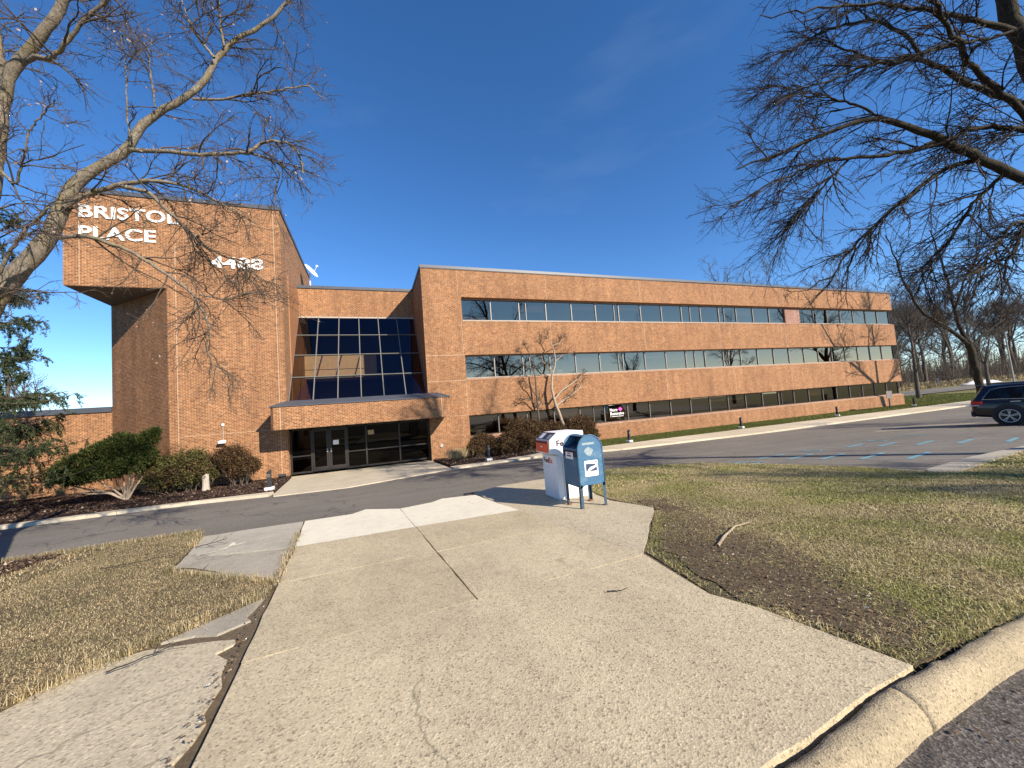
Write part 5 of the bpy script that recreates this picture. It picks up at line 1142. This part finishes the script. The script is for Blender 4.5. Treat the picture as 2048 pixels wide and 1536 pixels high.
M['rust'] = plain('rust', (.20, .085, .035), .9, 0, .4, 20)
M['mail_leg'] = plain('mailbox_leg', (.030, .062, .10), .6, 0, .45, 14)
mx_, my_ = 3.74, 6.475; mz = float(zg(mx_, my_)) + .004
mail = empty('mailbox', (mx_, my_, mz)); tag(mail, 'blue street letter box with rounded top and eagle label on its side', 'mailbox')
HX, HY, SP, BB = .27, .275, 1.05, .37
def arch(n=20, a0=0, a1=PI, r=HX): return [(r * math.cos(a0 + (a1 - a0) * i / n), SP + r * math.sin(a0 + (a1 - a0) * i / n)) for i in range(n + 1)]
for sgn in (-1, 1):
    y0 = sgn * HY; y1 = sgn * (HY - .012)
    mb = MB().prism([(HX, BB), *arch(), (-HX, BB), (-HX * .82, BB - .0), (-HX * .6, BB + .045), (HX * .6, BB + .045), (HX * .82, BB)], min(y0, y1), max(y0, y1), 'y')
    mb.build('side_panel', M['mail_blue'], mail, False, .003)
    rim = MB(); pts = [(HX - .008, y0, BB + .02)] + [(x * .97, y0, z) for x, z in arch(24, 0, PI, HX)] + [(-HX + .008, y0, BB + .02)]
    rim.tube(pts, .011, 6); rim.build('rim', M['mail_blue'], mail, False, smooth=True)
sh = [(HX - .004, BB + .03)] + arch(20, 0, PI * .62, HX - .004)
mb = MB(); vs = [(x, y, z) for y in (-HY + .013, HY - .013) for x, z in sh]; n_ = len(sh)
mb.add(vs, [(i, i + 1, n_ + i + 1, n_ + i) for i in range(n_ - 1)]).build('hood', M['mail_blue'], mail, False, smooth=True)
MB().box(-HX + .002, -HX + .016, -HY + .013, HY - .013, BB + .02, .93).build('front_panel', M['mail_blue'], mail, False)
MB().prism([(-HX + .01, .93), (-HX + .02, 1.07), (-.02, 1.16), (.03, 1.30), (.05, 1.28), (.0, 1.10)], -HY + .02, HY - .02, 'y').build('chute_door', M['mail_shaded'], mail, False)
MB().box(-HX - .012, -HX + .02, -HY + .02, HY - .02, 1.055, 1.085).build('pull_handle', M['mail_blue'], mail, False, .004)
pl_ = MB().box(-HX - .004, -HX + .003, -.11, .17, .885, 1.01).build('notice_plate', M['white'], mail, False)
MB().box(-HX - .0065, -HX - .004, -.02, .09, .975, .998).build('print', M['fed_orange'], pl_, False); MB().box(-HX - .0065, -HX - .004, -.04, .12, .93, .955).build('print', M['mail_logo_blue'], pl_, False)
MB().box(-HX + .02, HX - .01, -HY + .013, HY - .013, BB + .045, BB + .055).build('floor_plate', M['mail_shaded'], mail, False)
for sx in (-1, 1):
    for sy in (-1, 1):
        x, y = sx * HX, sy * HY; w = .055; t_ = .007
        P = [(x, y), (x - sx * w, y), (x - sx * w, y - sy * t_), (x - sx * t_, y - sy * t_), (x - sx * t_, y - sy * w), (x, y - sy * w)]
        leg = MB().prism(P, -.005, BB + .06, 'z').build('leg', M['mail_leg'], mail, False)
        MB().box(min(x, x - sx * .075), max(x, x - sx * .075), min(y, y - sy * .075), max(y, y - sy * .075), -.006, .012).build('foot_plate', M['rust'], leg, False)
for k in range(13):
    a = PI * (k + .5) / 13; MB().lathe([(0, -HY - .006), (.006, -HY - .005), (.008, -HY)], 8, 'y', (HX * .88 * math.cos(a), 0, SP + HX * .88 * math.sin(a))).build('rivet', M['mail_blue'], mail, False)
for k in range(7):
    for sx in (-1, 1): MB().lathe([(0, -HY - .006), (.006, -HY - .005), (.008, -HY)], 8, 'y', (sx * HX * .88, 0, .46 + k * .09)).build('rivet', M['mail_blue'], mail, False)
MB().box(-HX + .0, -HX + .004, -HY + .05, HY - .05, .50, .90).build('access_door', M['mail_blue'], mail, False); MB().lathe([(0, -HX - .004), (.014, -HX - .004), (.014, -HX + .002)], 10, 'x', (0, .0, .80)).build('lock', M['chrome_'], mail, False)
# label on the lit side
yl = -HY - .003
def rrect(x0, x1, z0, z1, r, n=4):
    o = []
    for cx, cz, a in ((x1 - r, z0 + r, -PI / 2), (x1 - r, z1 - r, 0), (x0 + r, z1 - r, PI / 2), (x0 + r, z0 + r, PI)): o += [(cx + r * math.cos(a + PI / 2 * i / n), cz + r * math.sin(a + PI / 2 * i / n)) for i in range(n + 1)]
    return o
lg = MB().prism(rrect(-.14, .14, .57, .855, .02), yl, yl + .002, 'y').build('eagle_label', M['white'], mail, False)
MB().prism([(-.115, .66), (.115, .66), (.115, .83), (-.115, .83)], yl - .0016, yl - .0005, 'y').build('emblem_field', M['mail_logo_blue'], lg, False)
MB().prism([(-.113, .80), (-.06, .80), (.07, .788), (.092, .772), (.085, .755), (.02, .745), (-.03, .735), (-.10, .662), (-.06, .662), (.112, .735), (.114, .80), (.06, .826), (-.113, .826)], yl - .003, yl - .002, 'y').build('eagle', M['white'], lg, False)
MB().prism([(-.03, .772), (.06, .765), (.01, .752)], yl - .0045, yl - .0035, 'y').build('eagle_beak', M['mail_logo_blue'], lg, False)
put_text('lettering', 'UNITED STATES', (mx_ - .11, my_ + yl - .002, mz + .615), .22, .022, M['mail_logo_blue'], lg, bold=.01)
put_text('lettering', 'POSTAL SERVICE', (mx_ - .11, my_ + yl - .002, mz + .583), .22, .022, M['mail_logo_blue'], lg, bold=.01)
MB().prism([(.09 * math.cos(a) * (1 + .15 * math.sin(3 * a)) - .03, .075 * math.sin(a) * (1 + .12 * math.sin(4 * a + 1)) + 1.02) for a in np.linspace(0, 2 * PI, 18)[:-1]], yl + .0005, yl + .002, 'y').build('worn_sticker', M['worn'], mail, False)
MB().prism(rrect(-.16, .10, 1.145, 1.185, .015), yl + .0005, yl + .002, 'y').build('worn_sticker', M['worn'], mail, False)

fx, fy = 3.85, 7.57; fz = float(zg(fx, fy)) + .006
fed = empty('parcel_drop_box', (fx, fy, fz)); tag(fed, 'white parcel drop box with orange front panel beside the blue mailbox', 'drop box')
FY0, FY1 = -.35, .35
prof = [(.38, 0), (.38, 1.385), (-.25, 1.385), (-.43, 1.25), (-.45, .965), (-.33, .945), (-.24, .92), (-.19, .86), (-.165, .76), (-.16, 0)]
MB().prism(prof, FY0, FY1, 'y').build('cabinet', M['fed_white'], fed, False, .012, seg=2)
dw = MB().prism([(-.162, 0), (-.30, 0), (-.31, .90), (-.24, .915), (-.195, .86), (-.168, .76)], FY0 + .012, FY1 - .012, 'y').build('lower_door', M['fed_white'], fed, False, .008)
MB().box(-.315, -.302, FY0 + .06, FY1 - .06, .22, .66).build('door_leaf', M['fed_white'], fed, False, .004)
op = MB().box(-.459, -.44, FY0 + .045, FY1 - .045, .985, 1.225).build('front_flap', M['fed_orange'], fed, False, .006)
MB().box(-.468, -.459, -.03, .03, 1.085, 1.12).build('flap_latch', M['white'], op, False)
MB().box(-.4615, -.459, FY0 + .06, FY1 - .06, 1.175, 1.215).build('flap_label', M['fed_purple'], op, False)
def sloped(x0, x1, y0, y1, mat, nm, lift):
    zf = lambda x: 1.25 + (x + .43) / .18 * .135
    nx_, nz_ = -.6, .8
    MB().add([(x0 + nx_ * lift, y0, zf(x0) + nz_ * lift), (x1 + nx_ * lift, y0, zf(x1) + nz_ * lift), (x1 + nx_ * lift, y1, zf(x1) + nz_ * lift), (x0 + nx_ * lift, y1, zf(x0) + nz_ * lift)], [(0, 1, 2, 3)]).build(nm, mat, fed, False)
sloped(-.425, -.255, FY0 + .03, FY1 - .03, M['fed_purple'], 'top_label', .003); sloped(-.41, -.30, FY0 + .05, -.12, M['worn'], 'label_sheet', .005); sloped(-.41, -.28, .06, .24, M['white'], 'label_sheet', .005)
put_text('lettering', 'Fed', (fx - .28, fy + FY0 - .003, fz + 1.10), .26, .13, M['fed_purple'], fed, bold=.03)
put_text('lettering', 'Ex', (fx - .02, fy + FY0 - .003, fz + 1.10), .19, .13, M['fed_orange'], fed, bold=.03)
put_text('lettering', 'Fed', (fx - .312, fy + .27, fz + .735), .27, .11, M['fed_purple'], fed, LEFT, bold=.03)
put_text('lettering', 'Ex', (fx - .312, fy + .0, fz + .735), .17, .11, M['fed_orange'], fed, LEFT, bold=.03)
MB().box(-.34, .40, FY0 - .03, FY1 + .03, -.03, .0).build('base_plate', M['conc_grey'], fed, False)

# bollard lights
bol = empty('bollard_light', (0, 0, 0))
MB().prism([(-.065, 0), (.065, 0), (.065, .78), (-.065, .70)], -.065, .065, 'y').build('post', M['blackmetal'], bol, False, .008)
MB().box(-.055, .055, -.068, -.064, .50, .62).build('lamp_slot', M['bronze_light'], bol, False)
MB().box(-.15, .15, -.15, .15, -.05, .13).build('concrete_base', M['block'], bol, False, .015)
BOL = [(-3.72, 16.95, 'black bollard light on pale block in the mulch left of the entrance'), (5.3, 18.25, 'black bollard light on pale block before the bare shrubs right of the entrance'), (14.6, 19.55, 'black bollard light on the grass just right of the mailbox'), (24.0, 19.6, 'black bollard light on the grass, second right of the mailbox'),
       (34.6, 19.7, 'black bollard light on the grass, third right of the mailbox'), (46.7, 20.3, 'black bollard light at the far right corner of the building')]
for i, (x, y, lb) in enumerate(BOL):
    o = bol if i == 0 else copy_tree(bol); o.location = (x, y, float(zg(x, y))); o.rotation_euler = (0, 0, .1 * i); tag(o, lb, 'bollard', 'bollard lights along the drive')
gl = empty('ground_spotlight', (-4.3, 22.15, -.98)); tag(gl, 'small black spotlight on the ground where tower meets entrance', 'spotlight')
MB().box(-.16, .16, -.09, .09, .05, .19, Matrix.Rotation(-.3, 4, 'X')).build('lamp_head', M['blackmetal'], gl, False, .02); MB().box(-.04, .04, -.03, .03, 0, .08).build('stand', M['blackmetal'], gl, False)
# signs
sg = empty('parking_sign', (43.0, 20.3, -1.0)); tag(sg, 'small grey sign on dark post near the far corner of building', 'sign')
MB().box(-.05, .05, -.03, .03, 0, 1.35).build('post', M['blackmetal'], sg, False); MB().box(-.42, .42, -.06, -.035, .95, 1.6).build('panel', plain('sign_back', (.14, .12, .11), .6), sg, False)
ws = empty('roadside_sign', (123, 48.8, -1.0)); tag(ws, 'white board sign across the far road before the wood', 'sign'); ws.rotation_euler = (0, 0, .5)
pnl = MB().box(-1.1, 1.1, -.04, .04, .5, 2.0).build('panel', M['white'], ws, False)
for k in range(4): MB().box(-.8, .8 - .2 * (k % 2), -.046, -.041, .75 + k * .28, .85 + k * .28).build('text_line', M['worn'], pnl, False)
for sx in (-1, 1): MB().box(sx * .9 - .06, sx * .9 + .06, .05, .13, -.1, 1.9).build('post', M['drip'], ws, False)
up_ = empty('utility_pole', (99, 30.3, -1.0)); tag(up_, 'pale leaning pole at the right edge before the wood', 'pole')
MB().tube([(0, 0, 0), (-.6, 0, 9)], [.13, .09], 10).build('shaft', M['drip'], up_, False)
fn = empty('boundary_fence', (120, 49.6, -1.0)); tag(fn, 'line of thin pale fence posts at the edge of the wood', 'fence')
for k in range(34):
    MB().tube([(80 + k * 4.2, 49.6, -1.1), (80 + k * 4.2, 49.6, 1.2 + .6 * random.random())], .035, 5).build('post', M['bronze_light'], fn)
sn = empty('snow_bank', (141, 48.3, -1.0)); tag(sn, 'low bank of old white snow beside the far road', 'snow')
mb = MB(); vs = []; fs = []; r_ = np.random.default_rng(90)
for i in range(17):
    for j in range(6):
        u, v = i / 16, j / 5; h = math.sin(PI * u) ** .6 * math.sin(PI * v) * .95 * r_.uniform(.5, 1.2); vs.append((-8 + 16 * u + r_.normal(0, .2), -1.3 + 2.6 * v, h - .08))
for i in range(16):
    for j in range(5): fs.append((i * 6 + j, (i + 1) * 6 + j, (i + 1) * 6 + j + 1, i * 6 + j + 1))
mb.add(vs, fs).build('snow', M['snow'], sn, False, smooth=True)

# fallen sticks and the bared root
def stick(pts, r0, label, seed, nb=4, name='fallen_twig', mat='twig_right'):
    r = np.random.default_rng(seed); base = pts[0]; L = [(x, y, float(zg(x, y)) + .022 + dz, r0 * (1 - .6 * i / (len(pts) - 1))) for i, (x, y, dz) in enumerate(pts)]
    P, R = limbs_pr([L], 10, .006, r); a, q = spawn(r, P, R, nb, .2, .95, .7, (.18, .4), 6, .12, (0, 0, .03), .02, r0 * .6, .0025)
    a[:, :, 2] = np.maximum(a[:, :, 2], zg(a[:, :, 0], a[:, :, 1]) + .01)
    o = link_mesh(name, mesh_np(*cat_np([tubes(P, R, 6), tubes(a, q, 4)])), M[mat]); tag(o, label, 'twig' if name == 'fallen_twig' else 'root'); return o
stick([(-2.78, 6.95, 0), (-2.5, 6.75, .03), (-2.2, 6.5, .02), (-1.95, 6.25, .0)], .012, 'longest dark fallen twig along the corner of the grey slab', 1)
stick([(-2.95, 8.3, .0), (-2.7, 8.15, .05), (-2.5, 8.3, .06)], .008, 'short dark fallen twig lying on the grey slab by the grass', 2)
stick([(-3.9, 7.7, .02), (-3.4, 7.7, .04), (-3.0, 7.9, .02)], .007, 'thin fallen twig in the dry grass left of the grey slab', 3)
stick([(-2.0, 4.0, .0), (-1.8, 4.1, .01), (-1.62, 4.28, .0)], .006, 'thin fallen twig on the broken pale path at lower left', 4, 3)
stick([(1.95, 3.15, .0), (2.05, 3.1, .0), (2.15, 3.12, .0)], .006, 'tiny dark stick on the tan path before the bare soil', 5, 0)
stick([(3.7, 3.5, -.01), (4.1, 3.72, .01), (4.5, 3.92, .0), (4.85, 3.98, -.02)], .020, 'bared tree root crossing the worn soil right of the path', 6, 0, 'tree_root', 'bark_tan')

# ------------------------------------------------------------------ parked car
pt = NT('car_paint'); M['paint'] = pt.set((.010, .008, .012), .32, .3, .5); pt.b.inputs['Coat Weight'].default_value = .6
M['car_glass'] = plain('car_glass', (.008, .009, .011), .06, 0, .05); M['tyre'] = plain('tyre_rubber', (.016, .016, .017), .85); M['trim'] = plain('black_trim', (.014, .014, .015), .7)
M['chrome'] = plain('chrome', (.55, .55, .57), .25, .9, .04); M['rim'] = plain('alloy', (.42, .42, .43), .35, .7, .05); M['tail'] = plain('tail_lamp', (.35, .008, .010), .2, 0, .2); M['lamp_clear'] = plain('headlamp', (.6, .6, .62), .15)
car = empty("parked_car", (26.75, 7.01, float(zg(26.75, 7.01)) - .098), math.atan2(-.944, .33)); tag(car, 'dark purple black estate car parked at the right edge', 'car')
def loft(stations, secs, name, mat, closed_ends=True):
    """stations x; secs: list of half sections [(y,z)...] from sill to centre"""
    vs = []; fs = []; n = len(secs[0]) * 2
    for x, s in zip(stations, secs):
        for (y, z) in s: vs.append((x, -y, z))
        for (y, z) in s[::-1]: vs.append((x, y, z))
    for i in range(len(stations) - 1):
        for k in range(n): fs.append((i * n + k, i * n + (k + 1) % n, (i + 1) * n + (k + 1) % n, (i + 1) * n + k))
    fs += [list(range(n)), list(range((len(stations) - 1) * n, len(stations) * n))[::-1]]
    return MB().add(vs, fs).build(name, mat, car, False, smooth=True)
xs = [-2.42, -2.38, -2.25, -1.9, -1.0, 0, .9, 1.5, 2.05, 2.30, 2.40]
wd = [.80, .88, .94, .965, .97, .97, .97, .965, .93, .86, .74]
zb_ = [.46, .40, .36, .33, .29, .28, .28, .30, .33, .36, .42]
zt_ = [.98, 1.05, 1.08, 1.09, 1.09, 1.08, 1.07, 1.04, .97, .90, .80]
secs = [[(w * .90, b), (w * .985, b + .10), (w, b + .35), (w * .99, t - .14), (w * .95, t), (w * .55, t + .015), (.02, t + .02)] for w, b, t in zip(wd, zb_, zt_)]
body = loft(xs, secs, 'body', M['paint'])
xs2 = [-2.36, -2.24, -2.08, -1.98, -1.5, -.8, 0, .35, .75, 1.22]
zr = [1.08, 1.28, 1.55, 1.70, 1.745, 1.765, 1.745, 1.68, 1.42, 1.08]
secs2 = [[(.915, 1.05), (.905, 1.07), (.905 - .20 * max(0, (z - 1.07)) / .69, 1.07 + (z - 1.07) * .86), (.60 - .05 * (z < 1.3), 1.06 + (z - 1.06) * .975), (.02, z)] for z in zr]
loft(xs2, secs2, 'cabin', M['paint'])
def side_glass(poly, name, mat, lift=.010):
    for s in (-1, 1):
        vs = [(x, s * (.905 - .20 * (z - 1.07) / .69 * 1.10 + lift), z) for x, z in poly]; MB().add(vs, [list(range(len(vs)))]).build(name, mat, car, False)
side_glass([(-2.08, 1.13), (-1.02, 1.13), (-1.02, 1.60), (-1.55, 1.58), (-1.82, 1.50)], 'rear_quarter_window', M['car_glass']); side_glass([(-.96, 1.13), (-.08, 1.12), (-.08, 1.61), (-.96, 1.61)], 'rear_door_window', M['car_glass']); side_glass([(0, 1.12), (.98, 1.10), (.42, 1.52), (.18, 1.60), (0, 1.61)], 'front_door_window', M['car_glass'])
for s in (-1, 1):
    yy = lambda z: s * (.905 - .22 * (z - 1.07) / .69 + .014)
    MB().tube([(x, yy(z), z) for x, z in ((.98, 1.09), (-2.1, 1.115), (-1.84, 1.52), (-1.55, 1.60), (-.9, 1.63), (.18, 1.62))], .011, 5).build('window_trim', M['chrome'], car, False)
    MB().box(-1.35, -1.08, s * .972, s * .995, .985, 1.01).build('door_handle', M['chrome'], car, False); MB().box(-.25, .02, s * .972, s * .995, .98, 1.005).build('door_handle', M['chrome'], car, False)
    MB().box(-2.43, -2.10, s * .70, s * .972, .88, 1.03).build('tail_lamp', M['tail'], car, False, .02); MB().box(-2.432, -2.2, s * .72, s * .968, .845, .878).build('reversing_lamp', M['lamp_clear'], car, False)
    MB().box(2.12, 2.36, s * .62, s * .90, .80, .92).build('headlight', M['lamp_clear'], car, False, .02)
    MB().box(.75, .98, s * .96, s * 1.14, 1.06, 1.20).build('mirror', M['paint'], car, False, .03); MB().tube([(-1.9, s * .66, 1.76), (.1, s * .66, 1.78)], .02, 6).build('roof_rail', M['trim'], car, False)
    MB().box(-1.0, 1.0, s * .93, s * .985, .27, .42).build('sill_cladding', M['trim'], car, False, .02)
MB().box(-2.46, -2.30, -.86, .86, .36, .58).build('rear_bumper', M['trim'], car, False, .04); MB().add([(-2.30, -.72, 1.14), (-2.30, .72, 1.14), (-2.06, .62, 1.62), (-2.06, -.62, 1.62)], [(0, 1, 2, 3)]).build('rear_window', M['car_glass'], car, False)
MB().box(-2.22, -1.95, -.62, .62, 1.68, 1.725).build('spoiler', M['paint'], car, False, .015); MB().add([(1.20, -.78, 1.11), (1.20, .78, 1.11), (.42, .60, 1.68), (.42, -.60, 1.68)], [(0, 1, 2, 3)]).build('windscreen', M['car_glass'], car, False)
MB().box(2.33, 2.44, -.62, .62, .55, .82).build('grille', M['trim'], car, False, .02)
for ax in (-1.42, 1.49):
    for s in (-1, 1):
        MB().lathe([(.02, s * .978), (.475, s * .978), (.475, s * .90)], 28, 'y', (ax, 0, .42)).build('wheel_arch', M['trim'], car, False)
        wh = MB().lathe([(.27, s * .74), (.375, s * .74), (.39, s * .78), (.39, s * .95), (.375, s * .985), (.29, s * .992), (.27, s * .985)], 32, 'y', (ax, 0, .39)).build('wheel', M['tyre'], car, False, smooth=True)
        MB().lathe([(.285, s * .993), (.262, s * 1.0), (.25, s * .96), (.02, s * .95)], 32, 'y', (ax, 0, .39)).build('rim', M['trim'], wh, False)
        sp_ = MB().lathe([(.285, s * .995), (.275, s * 1.004), (.255, s * 1.0)], 32, 'y', (ax, 0, .39)).lathe([(.05, s * .99), (.045, s * 1.0), (.001, s * 1.002)], 14, 'y', (ax, 0, .39))
        for k in range(5):
            for o2 in (-.13, .13):
                a = 2 * PI * k / 5 + o2 + .3; d = Vector((math.cos(a), 0, math.sin(a))); n2 = Vector((-math.sin(a), 0, math.cos(a))); c = Vector((ax, 0, .39))
                q = [c + d * .04 + n2 * .013, c + d * .27 + n2 * .013, c + d * .27 - n2 * .013, c + d * .04 - n2 * .013]; sp_.add([p + Vector((0, s * .998, 0)) for p in q] + [p + Vector((0, s * .975, 0)) for p in q], [(0, 1, 2, 3), (0, 4, 5, 1), (2, 6, 7, 3)])
        sp_.build('spokes', M['rim'], wh, False)
#@@
